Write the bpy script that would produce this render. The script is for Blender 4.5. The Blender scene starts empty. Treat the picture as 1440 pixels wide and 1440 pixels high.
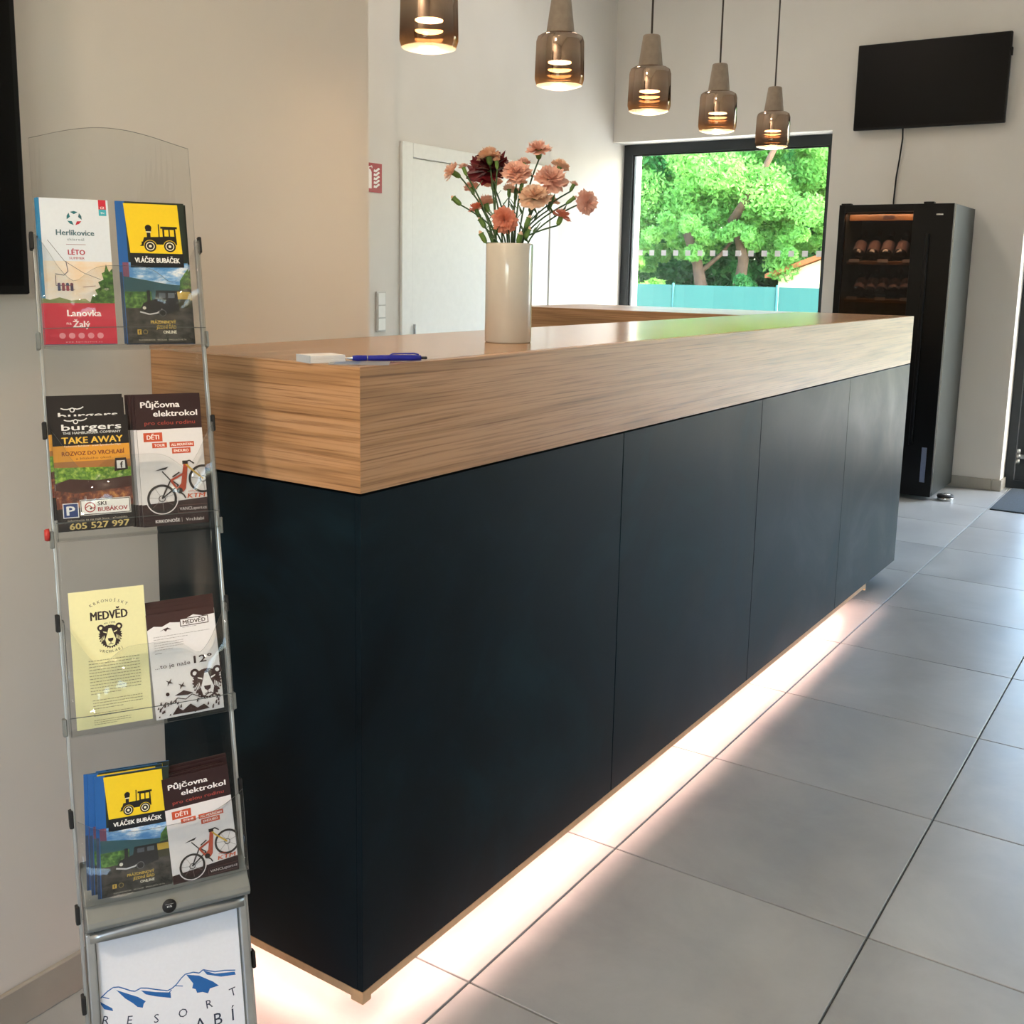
import bpy, bmesh, math, random
import numpy as np
from mathutils import Vector, Matrix
random.seed(7)
rng = np.random.default_rng(7)
PI = math.pi
SC = bpy.context.scene
COL = SC.collection

# ------------------------------------------------------------ camera, sky, sun, exposure
cam_d = bpy.data.cameras.new('camera'); cam = bpy.data.objects.new('camera', cam_d); COL.objects.link(cam)
SC.camera = cam
F_PX = 1492.344; yaw, pitch, roll = -0.586989573, -0.165723041, 0.0193964587
fw = Vector((math.sin(yaw)*math.cos(pitch), math.cos(yaw)*math.cos(pitch), math.sin(pitch)))
rt0 = Vector((math.cos(yaw), -math.sin(yaw), 0)); up0 = rt0.cross(fw)
rt = rt0*math.cos(roll) + up0*math.sin(roll); up = -rt0*math.sin(roll) + up0*math.cos(roll)
cam.matrix_world = Matrix(((rt.x, up.x, -fw.x, 1.16034), (rt.y, up.y, -fw.y, -1.29570), (rt.z, up.z, -fw.z, 1.36605), (0, 0, 0, 1)))
cam_d.sensor_width = 36; cam_d.lens = 36*F_PX/1440
cam_d.shift_x = 0.00068; cam_d.shift_y = -0.06015
cam_d.clip_start = 0.02; cam_d.clip_end = 300

SC.view_settings.view_transform = 'Standard'; SC.view_settings.look = 'None'
SC.view_settings.exposure = 1.1; SC.view_settings.gamma = 1.0
SC.view_settings.use_curve_mapping = False

world = bpy.data.worlds.new('sky'); SC.world = world; world.use_nodes = True
wn = world.node_tree; wn.nodes.clear()
wo = wn.nodes.new('ShaderNodeOutputWorld'); bg = wn.nodes.new('ShaderNodeBackground'); sky = wn.nodes.new('ShaderNodeTexSky')
sky.sky_type = 'NISHITA'; sky.sun_disc = False; sky.sun_elevation = math.radians(48); sky.sun_rotation = math.radians(80)
sky.air_density = 1.2; sky.dust_density = 2.5
bg.inputs['Strength'].default_value = 1.25
wn.links.new(sky.outputs[0], bg.inputs[0]); wn.links.new(bg.outputs[0], wo.inputs[0])

CL = (6, 12, 46, 1.2)   # powers of the added fill lamps on the ceiling
def light(name, kind, loc, energy, color, direction=None, **kw):
    d = bpy.data.lights.new(name, kind); d.energy = energy; d.color = color
    for k, v in kw.items(): setattr(d, k, v)
    o = bpy.data.objects.new(name, d); COL.objects.link(o); o.location = loc
    if direction is not None: o.rotation_euler = Vector(direction).to_track_quat('-Z', 'Y').to_euler()
    return o
light('sun', 'SUN', (8, 3, 12), 3.6, (1.0, .95, .86), (-.80, -.16, -1.0), angle=math.radians(.6))
# daylight openings: portals guide the sky light through the openings; the rear one is added fill
for nm, loc, dr, sx, sy in (('portal_window', (-2.1, 6.78, 1.2), (0, -1, 0), 1.74, 2.4), ('portal_door', (1.55, 6.78, 1.42), (0, -1, 0), 3.0, 2.85),
                            ('portal_rear', (1.75, -3.72, 1.6), (0, 1, 0), 1.7, 1.4)):
    p = light(nm, 'AREA', loc, 1, (1, 1, 1), dr, shape='RECTANGLE', size=sx, size_y=sy); p.data.cycles.is_portal = True

# ------------------------------------------------------------ materials
def lin(h):
    if isinstance(h, str):
        h = h.lstrip('#'); c = [int(h[i:i+2], 16)/255 for i in (0, 2, 4)]
    else: c = [v/255 for v in h]
    return tuple(v/12.92 if v <= .04045 else ((v+.055)/1.055)**2.4 for v in c) + (1,)
_M = {}
class N:
    def __init__(s, name):
        s.m = bpy.data.materials.new(name); s.m.use_nodes = True; s.t = s.m.node_tree; s.t.nodes.clear()
        s.out = s.t.nodes.new('ShaderNodeOutputMaterial')
    def n(s, typ, **kw):
        x = s.t.nodes.new(typ)
        for k, v in kw.items():
            if k.startswith('i_'):
                x.inputs[k[2:].replace('_', ' ')].default_value = v
            else: setattr(x, k, v)
        return x
    def l(s, a, b): s.t.links.new(a, b)
    def bsdf(s, **kw):
        b = s.t.nodes.new('ShaderNodeBsdfPrincipled')
        for k, v in kw.items(): b.inputs[k.replace('_', ' ')].default_value = v
        s.l(b.outputs[0], s.out.inputs['Surface']); return b
    def ramp(s, fac, stops):
        r = s.t.nodes.new('ShaderNodeValToRGB'); e = r.color_ramp.elements
        while len(e) < len(stops): e.new(.5)
        for x, (p, c) in zip(e, stops): x.position = p; x.color = c
        s.l(fac, r.inputs[0]); return r
    def coords(s, scale=(1, 1, 1), kind='Object'):
        tc = s.n('ShaderNodeTexCoord'); mp = s.n('ShaderNodeMapping'); mp.inputs['Scale'].default_value = scale
        s.l(tc.outputs[kind], mp.inputs[0]); return mp.outputs[0]
    def noise(s, vec, scale, detail=3, rough=.5, dist=0):
        x = s.n('ShaderNodeTexNoise', i_Scale=scale, i_Detail=detail, i_Roughness=rough, i_Distortion=dist); s.l(vec, x.inputs['Vector']); return x.outputs['Fac']
    def bump(s, fac, b, strength=.2, dist=.01):
        x = s.n('ShaderNodeBump', i_Strength=strength, i_Distance=dist); s.l(fac, x.inputs['Height']); s.l(x.outputs[0], b.inputs['Normal'])
def mix(a, b, t): return tuple(a[i]*(1-t)+b[i]*t for i in range(4))
def plain(name, col, rough=.5, metal=0, var=.06, scale=30, coat=0, bump=0, spec=.5):
    if name in _M: return _M[name]
    n = N(name); c = lin(col); b = n.bsdf(Roughness=rough, Metallic=metal); b.inputs['Coat Weight'].default_value = coat
    b.inputs['Specular IOR Level'].default_value = spec
    f = n.noise(n.coords(), scale, 4)
    k = tuple(x*(1-var) for x in c[:3])+(1,); k2 = tuple(min(1, x*(1+var)) for x in c[:3])+(1,)
    r = n.ramp(f, [(.3, k), (.7, k2)]); n.l(r.outputs[0], b.inputs['Base Color'])
    if bump: n.bump(f, b, bump, .002)
    _M[name] = n.m; return n.m
def wood(name, scale, streak, axis=2, base='#b6895f', dark='#a67c55', light_='#bc9068', rough=.34):
    n = N(name); b = n.bsdf(Roughness=rough)
    v = n.coords(scale)
    w = n.noise(v, 1.0, 1.5, .4, .2)
    m1 = n.n('ShaderNodeMath', operation='MULTIPLY'); n.l(w, m1.inputs[0]); m1.inputs[1].default_value = 34
    m2 = n.n('ShaderNodeMath', operation='SINE'); n.l(m1.outputs[0], m2.inputs[0])
    m3 = n.n('ShaderNodeMapRange'); n.l(m2.outputs[0], m3.inputs[0]); m3.inputs[1].default_value = -1
    r1 = n.ramp(m3.outputs[0], [(.0, lin(dark)), (.35, lin(base)), (.8, lin(light_))])
    f = n.noise(n.coords(streak), 1.0, 4, .6)
    r2 = n.ramp(f, [(.38, (.58, .52, .47, 1)), (.50, (1, 1, 1, 1)), (.8, (1.0, 1.0, .98, 1))])
    mx = n.n('ShaderNodeMixRGB', blend_type='MULTIPLY'); mx.inputs[0].default_value = .62
    n.l(r1.outputs[0], mx.inputs[1]); n.l(r2.outputs[0], mx.inputs[2])
    # thin wavy growth lines running along the board
    sp = n.n('ShaderNodeSeparateXYZ'); n.l(n.coords(), sp.inputs[0]); w2 = n.noise(n.coords(tuple(q*.55 for q in scale)), 1.0, 2.5, .5, .3)
    a1 = n.n('ShaderNodeMath', operation='MULTIPLY'); n.l(w2, a1.inputs[0]); a1.inputs[1].default_value = 46
    a2 = n.n('ShaderNodeMath', operation='MULTIPLY_ADD'); n.l(sp.outputs[axis], a2.inputs[0]); a2.inputs[1].default_value = 520; n.l(a1.outputs[0], a2.inputs[2])
    a3 = n.n('ShaderNodeMath', operation='SINE'); n.l(a2.outputs[0], a3.inputs[0])
    r3 = n.ramp(a3.outputs[0], [(.0, (1, 1, 1, 1)), (.62, (1, 1, 1, 1)), (.97, (.70, .64, .58, 1))])
    m4 = n.n('ShaderNodeMixRGB', blend_type='MULTIPLY'); n.l(n.ramp(f, [(.35, (1, 1, 1, 1)), (.6, (.35, .35, .35, 1))]).outputs[0], m4.inputs[0])
    n.l(mx.outputs[0], m4.inputs[1]); n.l(r3.outputs[0], m4.inputs[2]); n.l(m4.outputs[0], b.inputs['Base Color'])
    n.bump(f, b, .12, .001)
    return n.m
W_Y = wood('oak_front', (3, .5, 13), (30, 3.4, 230))
W_TOP = wood('oak_top', (11, .5, 3), (200, 3.4, 30), axis=0, rough=.2)
W_X = wood('oak_end', (.8, 3, 15.0), (4.4, 30, 240))
W_SH = wood('shelf_wood', (1, 5, 8), (3, 40, 120), base='#a57a48', dark='#8a6238', light_='#b48a55')
def wallmat():
    n = N('wall_paint'); b = n.bsdf(Roughness=.85)
    f = n.noise(n.coords(), 2.0, 4); r = n.ramp(f, [(.3, lin('#d7d1c8')), (.7, lin('#dcd7cf'))]); n.l(r.outputs[0], b.inputs['Base Color'])
    g = n.noise(n.coords(), 260, 3); n.bump(g, b, .03, .001); return n.m
M_WALL = wallmat()
def tilemat():
    n = N('floor_tile'); b = n.bsdf(Roughness=.4)
    v = n.coords(); oi = n.n('ShaderNodeObjectInfo')
    off = n.n('ShaderNodeVectorMath', operation='SCALE'); off.inputs['Scale'].default_value = 3.1
    tg = n.n('ShaderNodeTexCoord'); geo = n.n('ShaderNodeNewGeometry')
    n.l(oi.outputs['Location'], off.inputs[0])
    ad = n.n('ShaderNodeVectorMath', operation='ADD'); n.l(v, ad.inputs[0]); n.l(off.outputs[0], ad.inputs[1])
    f = n.noise(ad.outputs[0], 2.6, 6, .62, .4)
    r = n.ramp(f, [(.28, lin('#8d9193')), (.5, lin('#9b9fa0')), (.72, lin('#a8acac'))]); 
    hv = n.n('ShaderNodeHueSaturation'); mr = n.n('ShaderNodeMapRange'); n.l(oi.outputs['Random'], mr.inputs[0]); mr.inputs[3].default_value = .95; mr.inputs[4].default_value = 1.04
    n.l(mr.outputs[0], hv.inputs['Value']); n.l(r.outputs[0], hv.inputs['Color']); n.l(hv.outputs[0], b.inputs['Base Color'])
    r2 = n.ramp(f, [(.3, (.30,)*3+(1,)), (.7, (.42,)*3+(1,))]); n.l(r2.outputs[0], b.inputs['Roughness'])
    g = n.noise(ad.outputs[0], 60, 4); n.bump(g, b, .05, .001); return n.m
M_TILE = tilemat()
M_GROUT = plain('grout', '#5a5a58', .9)
M_SKIRT = plain('skirting_tile', '#a39d92', .5, var=.08, scale=8)
def panelmat():
    n = N('dark_steel_laminate'); b = n.bsdf(Roughness=.38, Metallic=.0)
    f = n.noise(n.coords((1, 1, 1)), 2.4, 6, .6, .8)
    r = n.ramp(f, [(.3, lin('#050d12')), (.52, lin('#0a171e')), (.75, lin('#152a33'))]); n.l(r.outputs[0], b.inputs['Base Color'])
    b.inputs['Specular IOR Level'].default_value = .09
    r2 = n.ramp(f, [(.3, (.34,)*3+(1,)), (.7, (.47,)*3+(1,))]); n.l(r2.outputs[0], b.inputs['Roughness'])
    return n.m
M_PANEL = panelmat()
M_BLACKCORE = plain('black_core', '#101214', .7)
M_ANTH = plain('anthracite_frame', '#20282c', .45)
M_WHITE = plain('white_lacquer', '#e9e8e2', .4, var=.02)
M_SCREEN = plain('screen_black', '#040404', .3, var=.02, spec=.15)
M_BEZEL = plain('bezel_black', '#060607', .45, spec=.25)
M_FRIDGE = plain('fridge_side', '#2b302f', .38, metal=.4, var=.1)
M_FBLACK = plain('fridge_black', '#050505', .3, spec=.25)
M_INNER = plain('fridge_liner', '#241a17', .6)
M_CHROME = plain('chrome', '#c8c8c6', .18, metal=1, var=.03)
M_STEEL = plain('brushed_steel', '#a9a9a6', .35, metal=1)
M_BLACKRUB = plain('black_rubber', '#141414', .6)
M_CONC = plain('concrete_cap', '#8c8074', .8, var=.1, scale=60, bump=.3)
M_CABLE = plain('cable_grey', '#4a443e', .6)
M_CERAMIC = plain('vase_glaze', '#c9c6bd', .18, coat=.6, var=.02)
M_GREYMET = plain('grey_powder_coat', '#7e8280', .42, metal=.25, var=.04)
M_ALU = plain('aluminium', '#b9bec0', .3, metal=.9)
M_PAPER = plain('paper_white', '#ecebea', .6, var=.01)
M_PAPERG = plain('paper_edge', '#cfcac4', .7, var=.05)
M_MAT = plain('door_mat_pile', '#2f3a42', .95, var=.35, scale=160, bump=.6)
M_STEM = plain('stem_green', '#31502f', .55, var=.15)
M_CALYX = plain('calyx_green', '#5c7f3c', .5, var=.15)
M_LEAFD = plain('leaf_green', '#43663a', .5, var=.15)
def emit(name, col, s):
    n = N(name); e = n.n('ShaderNodeEmission'); e.inputs[0].default_value = lin(col); e.inputs[1].default_value = s
    n.l(e.outputs[0], n.out.inputs['Surface']); return n.m
M_LED = emit('led_strip_glow', '#ffcdbb', 36)
M_LAMP = emit('lamp_led', '#ffe6c0', 26)
M_DIGIT = emit('digit_glow', '#c08aa8', .35)
def thin_glass(name, tint='#ffffff', ior=1.45, gloss=0.0, rough=0.0, mirror=None):
    n = N(name); t = n.n('ShaderNodeBsdfTransparent'); t.inputs[0].default_value = lin(tint)
    g = n.n('ShaderNodeBsdfGlossy'); g.inputs['Roughness'].default_value = rough
    lw = n.n('ShaderNodeLayerWeight'); lw.inputs[0].default_value = .5; f0 = ((ior-1)/(ior+1))**2
    pw = n.n('ShaderNodeMath', operation='POWER'); n.l(lw.outputs['Facing'], pw.inputs[0]); pw.inputs[1].default_value = 5
    ms = n.n('ShaderNodeMixShader')
    ad = n.n('ShaderNodeMath', operation='MULTIPLY_ADD', use_clamp=True); n.l(pw.outputs[0], ad.inputs[0]); ad.inputs[1].default_value = .9-f0; ad.inputs[2].default_value = gloss+f0
    n.l(ad.outputs[0], ms.inputs[0]); n.l(t.outputs[0], ms.inputs[1]); n.l(g.outputs[0], ms.inputs[2]); n.l(ms.outputs[0], n.out.inputs['Surface'])
    return n, g, ms
M_GLASS = thin_glass('window_glass', '#fafcfb')[0].m
M_ACRYL = thin_glass('clear_acrylic', '#fbfcfc', 1.42, .0, .0)[0].m
M_ACEDGE = plain('acrylic_edge', '#4d5351', .3)
M_FGLASS = thin_glass('tinted_door_glass', '#a8968a', 1.35, .0)[0].m
def pendglass():
    n, g, ms = thin_glass('smoked_pendant_glass', '#b58a66', 1.5, .1, .03)
    tc = n.n('ShaderNodeTexCoord'); sp = n.n('ShaderNodeSeparateXYZ'); n.l(tc.outputs['Object'], sp.inputs[0])
    # the glass is metallised at the shoulder and clears towards its foot
    mr = n.n('ShaderNodeMapRange'); n.l(sp.outputs['Z'], mr.inputs[0]); mr.inputs[1].default_value = .015; mr.inputs[2].default_value = .085; mr.inputs[3].default_value = .12; mr.inputs[4].default_value = .66
    n.l(mr.outputs[0], ms.inputs[0])
    r = n.ramp(mr.outputs[0], [(.1, lin('#e8c49c')), (.35, lin('#8f6a4e')), (.62, lin('#33271f'))])
    t = [x for x in n.t.nodes if x.bl_idname == 'ShaderNodeBsdfTransparent'][0]
    n.l(r.outputs[0], t.inputs[0]); g.inputs[0].default_value = lin('#c9b2a0'); return n.m
M_PGLASS = pendglass()
def lens():
    n, g, ms = thin_glass('lamp_foot_glass', '#ffe2b8', 1.5, .1, .08)
    tr = n.n('ShaderNodeBsdfTranslucent'); tr.inputs[0].default_value = lin('#ffe9cc'); m2 = n.n('ShaderNodeMixShader'); m2.inputs[0].default_value = .22
    n.l(ms.outputs[0], m2.inputs[1]); n.l(tr.outputs[0], m2.inputs[2]); n.l(m2.outputs[0], n.out.inputs['Surface']); return n.m
M_LENS = lens()
def petal(name, a, b_):
    n = N(name); b = n.bsdf(Roughness=.6); b.inputs['Subsurface Weight'].default_value = 0
    f = n.noise(n.coords(), 60, 3); r = n.ramp(f, [(.3, lin(a)), (.7, lin(b_))]); n.l(r.outputs[0], b.inputs['Base Color'])
    tr = n.n('ShaderNodeBsdfTranslucent'); n.l(r.outputs[0], tr.inputs[0]); ms = n.n('ShaderNodeMixShader'); ms.inputs[0].default_value = .3
    n.l(b.outputs[0], ms.inputs[1]); n.l(tr.outputs[0], ms.inputs[2]); n.l(ms.outputs[0], n.out.inputs['Surface']); return n.m
P_PINK = petal('petal_pink', '#e8b3a0', '#f6d2c4'); P_PALE = petal('petal_pale', '#ecc4b0', '#f8dfd0')
P_SALMON = petal('petal_salmon', '#e08c70', '#eeaa94'); P_CRIM = petal('petal_crimson', '#4c0714', '#74101f'); P_CREAM = petal('petal_cream', '#e6bca0', '#f3dac4')
def leafmat(name, cols, tr_=.45):
    n = N(name); b = n.n('ShaderNodeBsdfDiffuse'); f = n.noise(n.coords(), 1.6, 5, .65)
    r = n.ramp(f, [(.25, lin(cols[0])), (.5, lin(cols[1])), (.75, lin(cols[2]))]); n.l(r.outputs[0], b.inputs[0])
    t = n.n('ShaderNodeBsdfTranslucent'); n.l(r.outputs[0], t.inputs[0]); ms = n.n('ShaderNodeMixShader'); ms.inputs[0].default_value = tr_
    n.l(b.outputs[0], ms.inputs[1]); n.l(t.outputs[0], ms.inputs[2]); n.l(ms.outputs[0], n.out.inputs['Surface']); return n.m
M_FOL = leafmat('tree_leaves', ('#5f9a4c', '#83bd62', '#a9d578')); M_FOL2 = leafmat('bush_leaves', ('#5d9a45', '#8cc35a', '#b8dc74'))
M_FOL3 = leafmat('shade_leaves', ('#356a3f', '#4a8a4c', '#6ba45b'))  # darker leaf green for rear trees, hedge and one bush
M_BARK = plain('bark', '#5a4433', .9, var=.25, scale=8, bump=.5)
M_TEAL = plain('teal_screen_mesh', '#2a5f56', .8, var=.05, scale=1)
M_POST = plain('fence_post', '#1d5a54', .6)
M_CREAM = plain('cream_render', '#ead9b4', .85, var=.03)
M_ROOF = plain('roof_tile', '#c77c50', .8)
M_PAVE = plain('pavement', '#c9c4b8', .9, var=.08, scale=3)
M_GRASS = plain('grass', '#a5a48a', .95, var=.2, scale=5)

# ------------------------------------------------------------ mesh helpers
class MB:
    def __init__(s): s.v = []; s.f = []; s.mi = []; s.sm = []
    def add(s, vs, fs, mi=0, smooth=False):
        o = len(s.v); s.v += [tuple(v) for v in vs]
        for f in fs: s.f.append(tuple(i+o for i in f)); s.mi.append(mi); s.sm.append(smooth)
        return s
    def box(s, a, b, mi=0):
        x0, y0, z0 = a; x1, y1, z1 = b
        return s.add([(x0,y0,z0),(x1,y0,z0),(x1,y1,z0),(x0,y1,z0),(x0,y0,z1),(x1,y0,z1),(x1,y1,z1),(x0,y1,z1)],
                     [(0,3,2,1),(4,5,6,7),(0,1,5,4),(1,2,6,5),(2,3,7,6),(3,0,4,7)], mi)
    def cbox(s, a, b, c=.003, mi=0):
        """box with chamfered upright and horizontal edges"""
        x0, y0, z0 = a; x1, y1, z1 = b
        ring = lambda i, z: [(x0+i+c if 0 else x0+i, y0+i+c, z), (x0+i+c, y0+i, z), (x1-i-c, y0+i, z), (x1-i, y0+i+c, z), (x1-i, y1-i-c, z), (x1-i-c, y1-i, z), (x0+i+c, y1-i, z), (x0+i, y1-i-c, z)]
        rs = [ring(c, z0), ring(0, z0+c), ring(0, z1-c), ring(c, z1)]
        vs = [p for r in rs for p in r]; fs = [tuple(range(7, -1, -1)), tuple(range(24, 32))]
        for k in range(3):
            for i in range(8): j = (i+1) % 8; fs.append((k*8+i, k*8+j, k*8+8+j, k*8+8+i))
        return s.add(vs, fs, mi)
    def prism(s, pts, z0, z1, mi=0, axis='z'):
        n = len(pts)
        if axis == 'z': vs = [(p[0], p[1], z0) for p in pts]+[(p[0], p[1], z1) for p in pts]
        elif axis == 'y': vs = [(p[0], z0, p[1]) for p in pts]+[(p[0], z1, p[1]) for p in pts]
        else: vs = [(z0, p[0], p[1]) for p in pts]+[(z1, p[0], p[1]) for p in pts]
        return s.add(vs, [tuple(range(n-1, -1, -1)), tuple(range(n, 2*n))]+[(i, (i+1) % n, (i+1) % n+n, i+n) for i in range(n)], mi)
    def lathe(s, prof, c=(0, 0, 0), seg=28, mi=0, smooth=True, axis='z', cap=False):
        vs = []; fs = []
        for r, z in prof:
            for k in range(seg):
                a = 2*PI*k/seg; x, y = r*math.cos(a), r*math.sin(a)
                p = (x, y, z) if axis == 'z' else ((x, z, y) if axis == 'y' else (z, x, y))
                vs.append((c[0]+p[0], c[1]+p[1], c[2]+p[2]))
        for i in range(len(prof)-1):
            for k in range(seg): fs.append((i*seg+k, i*seg+(k+1) % seg, (i+1)*seg+(k+1) % seg, (i+1)*seg+k))
        if cap: fs.append(tuple(range(seg-1, -1, -1))); fs.append(tuple((len(prof)-1)*seg+k for k in range(seg)))
        return s.add(vs, fs, mi, smooth)
    def tube(s, pts, r, seg=8, mi=0, r1=None):
        pts = [Vector(p) for p in pts]; vs = []; fs = []; n = len(pts); ref = Vector((.13, .97, .2)).normalized()
        for i, p in enumerate(pts):
            t = (pts[min(i+1, n-1)]-pts[max(i-1, 0)]).normalized()
            a = t.cross(ref); a = a.normalized() if a.length > 1e-4 else Vector((1, 0, 0)); b = t.cross(a)
            rr = r if r1 is None else r+(r1-r)*i/(n-1)
            for k in range(seg): q = p+(a*math.cos(2*PI*k/seg)+b*math.sin(2*PI*k/seg))*rr; vs.append(tuple(q))
        for i in range(n-1):
            for k in range(seg): fs.append((i*seg+k, i*seg+(k+1) % seg, (i+1)*seg+(k+1) % seg, (i+1)*seg+k))
        fs.append(tuple(range(seg-1, -1, -1))); fs.append(tuple((n-1)*seg+k for k in range(seg)))
        return s.add(vs, fs, mi, True)
    def xf(s, M): s.v = [tuple(M @ Vector(v)) for v in s.v]; return s
    def build(s, name, mats, parent=None, bevel=0):
        me = bpy.data.meshes.new(name); me.from_pydata(s.v, [], s.f)
        for m in (mats if isinstance(mats, (list, tuple)) else [mats]): me.materials.append(m)
        me.polygons.foreach_set('material_index', s.mi); me.polygons.foreach_set('use_smooth', s.sm)
        bm = bmesh.new(); bm.from_mesh(me); bmesh.ops.recalc_face_normals(bm, faces=bm.faces); bm.to_mesh(me); bm.free()
        me.update()
        o = bpy.data.objects.new(name, me); COL.objects.link(o)
        if parent is not None: o.parent = parent
        if bevel:
            b = o.modifiers.new('bevel', 'BEVEL'); b.width = bevel; b.segments = 2; b.limit_method = 'ANGLE'
        return o
def tag(o, label, cat, group=None):
    o['label'] = label; o['category'] = cat
    if group: o['group'] = group
    return o
def empty(name, loc=(0, 0, 0), rz=0):
    o = bpy.data.objects.new(name, None); o.empty_display_size = .05; COL.objects.link(o); o.location = loc; o.rotation_euler = (0, 0, rz); return o
def struct(o): o['kind'] = 'structure'; return o
def kids(o): return [c for c in bpy.data.objects if c.parent == o]
def dup(o, parent=None):
    c = o.copy(); COL.objects.link(c); c.parent = parent
    for k in list(o.children): dup(k, c)
    return c

# ------------------------------------------------------------ dimensions
H = 1.2098; L = 3.678; W = .529; A = .2103; XW = -W; X2 = -2.96; YF = 6.25; YO = 6.75; XR = 3.1; YR = -3.5; ZC = 4.0; X3 = -2.8

# ------------------------------------------------------------ room shell
fl = struct(MB().box((X2-.6, YR-.2, -.12), (XR+.1, YO, -.008)).build('floor', M_GROUT))
TX0, TY0, T, J = .0724, .2281, .6, .0022
full = {}
for i in range(-6, 6):
    for j in range(-7, 12):
        x0, x1 = TX0+i*T+J, TX0+(i+1)*T-J; y0, y1 = TY0+j*T+J, TY0+(j+1)*T-J
        if x1 < XW+.01 and y1 < .62: continue
        x0c, x1c, y0c, y1c = max(x0, X2+.001), min(x1, XR-.001), max(y0, YR+.001), min(y1, YO-.02)
        if x0c < XW < x1c and y1 < .624: x0c = XW+.001
        if x1c-x0c < .02 or y1c-y0c < .02: continue
        w, h = round(x1c-x0c, 4), round(y1c-y0c, 4)
        if (w, h) not in full: full[(w, h)] = MB().cbox((0, 0, -.01), (w, h, 0), .0012).build('tile', M_TILE, fl)
        o = full[(w, h)]
        if o.get('used'): o = o.copy(); COL.objects.link(o); o.parent = fl
        full[(w, h)]['used'] = 1
        o.location = (x0c, y0c, 0)
for o in full.values():
    if 'used' in o: del o['used']
for o in bpy.data.objects:
    if 'used' in o: del o['used']
struct(MB().box((X2-.6, YR-.2, ZC), (XR+.2, YO, ZC+.2)).build('ceiling', M_WHITE))
struct(MB().box((X2-.6, YR, -.008), (XW, .624, ZC)).build('wall_left', M_WALL))
m = MB().box((X2-.5, .624, -.008), (X2, YO, ZC)); m.box((X2, .624, -.008), (X3, 3.422, ZC))
struct(m.build('wall_service', M_WALL))
m = MB().box((X2, YF, 2.383), (-1.24, YO, ZC)).box((-1.24, YF, -.008), (.03, YO, ZC)).box((.03, YF, 2.85), (3.05, YO, ZC)).box((3.05, YF, -.008), (XR, YO, ZC))
struct(m.build('wall_back', M_WALL))
m = MB().box((XR, YR, -.008), (XR+.2, YO, ZC))
struct(m.build('wall_right', M_WALL))
m = MB().box((XW, YR-.2, -.008), (.9, YR, ZC)).box((2.6, YR-.2, -.008), (XR, YR, ZC)).box((.9, YR-.2, 2.3), (2.6, YR, ZC)).box((.9, YR-.2, -.008), (2.6, YR, .9))
struct(m.build('wall_front', M_WALL))
def skirt(name, segs):
    m = MB()
    for a, b in segs: m.cbox(a, b, .002)
    struct(m.build(name, M_SKIRT))
skirt('baseboard_left', [((XW+.0005, YR+.01+k*.6, 0.0), (XW+.011, min(YR+.607+k*.6, -.003), .078)) for k in range(6)])
skirt('baseboard_back', [((-1.236, YF-.012, 0), (-.62, YF-.0005, .075)), ((-.617, YF-.012, 0), (-.02, YF-.0005, .075)), ((-.017, YF-.012, 0), (.042, YF-.0005, .075)), ((.0305, YF, 0), (.042, YF+.17, .075))])
skirt('baseboard_right', [((XR-.012, YR+.01+k*.6, 0), (XR-.0005, YR+.607+k*.6, .075)) for k in range(16)])

# window_1 (behind the counter) and its glass with the row of white squares
def frame_rect(x0, x1, z0, z1, y0, y1, t):
    return MB().box((x0, y0, z0), (x0+t, y1, z1)).box((x1-t, y0, z0), (x1, y1, z1)).box((x0+t, y0, z1-t), (x1-t, y1, z1)).box((x0+t, y0, z0), (x1-t, y1, z0+t))
w1 = struct(frame_rect(X2+.001, -1.241, .001, 2.382, 6.44, 6.51, .075).build('window_1', M_ANTH))
MB().box((X2+.076, 6.468, .076), (-1.316, 6.48, 2.307)).build('pane', M_GLASS, w1)
frame_rect(X2+.076, -1.316, .076, 2.307, 6.455, 6.468, .012).build('window_gasket', M_BLACKRUB, w1)
sq = None
for k in range(15):
    if sq is None: sq = MB().box((-.021, -.0006, -.021), (.021, 0, .021)).build('white_square_sticker', M_PAPER, w1); o = sq
    else: o = sq.copy(); COL.objects.link(o); o.parent = w1
    o.location = (-2.80+.1035*k, 6.4677, 1.545)
# door_1: glazed entrance at the right
d1 = struct(frame_rect(.031, 3.049, .001, 2.849, 6.42, 6.5, .055).build('door_1', M_ANTH))
for (a, b) in ((.09, 1.08), (1.09, 2.03), (2.04, 2.99)):
    lf = frame_rect(a, b, .012, 2.79, 6.435, 6.49, .11).build('door_leaf', M_ANTH, d1)
    MB().box((a+.11, 6.455, .122), (b-.11, 6.467, 2.68)).build('pane', M_GLASS, lf)
for z in (.22, 1.15, 2.1):
    h = MB().lathe([(.0, -.05), (.011, -.05), (.011, -.018), (0, -.018)], (.105, 6.405, z)).lathe([(0, -.014), (.0125, -.014), (.0125, .014), (0, .014)], (.105, 6.405, z)).lathe([(0, .018), (.011, .018), (.011, .05), (0, .05)], (.105, 6.405, z))
    h.box((.105, 6.405, z-.012), (.16, 6.434, z+.012)); h.build('hinge', M_STEEL, d1)
# unseen window added behind the camera for daylight fill
w2 = struct(frame_rect(.901, 2.599, .901, 2.299, YR-.12, YR-.05, .07).build('window_2', M_ANTH)); MB().box((.971, YR-.09, .971), (2.529, YR-.08, 2.229)).build('pane', M_GLASS, w2)
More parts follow.
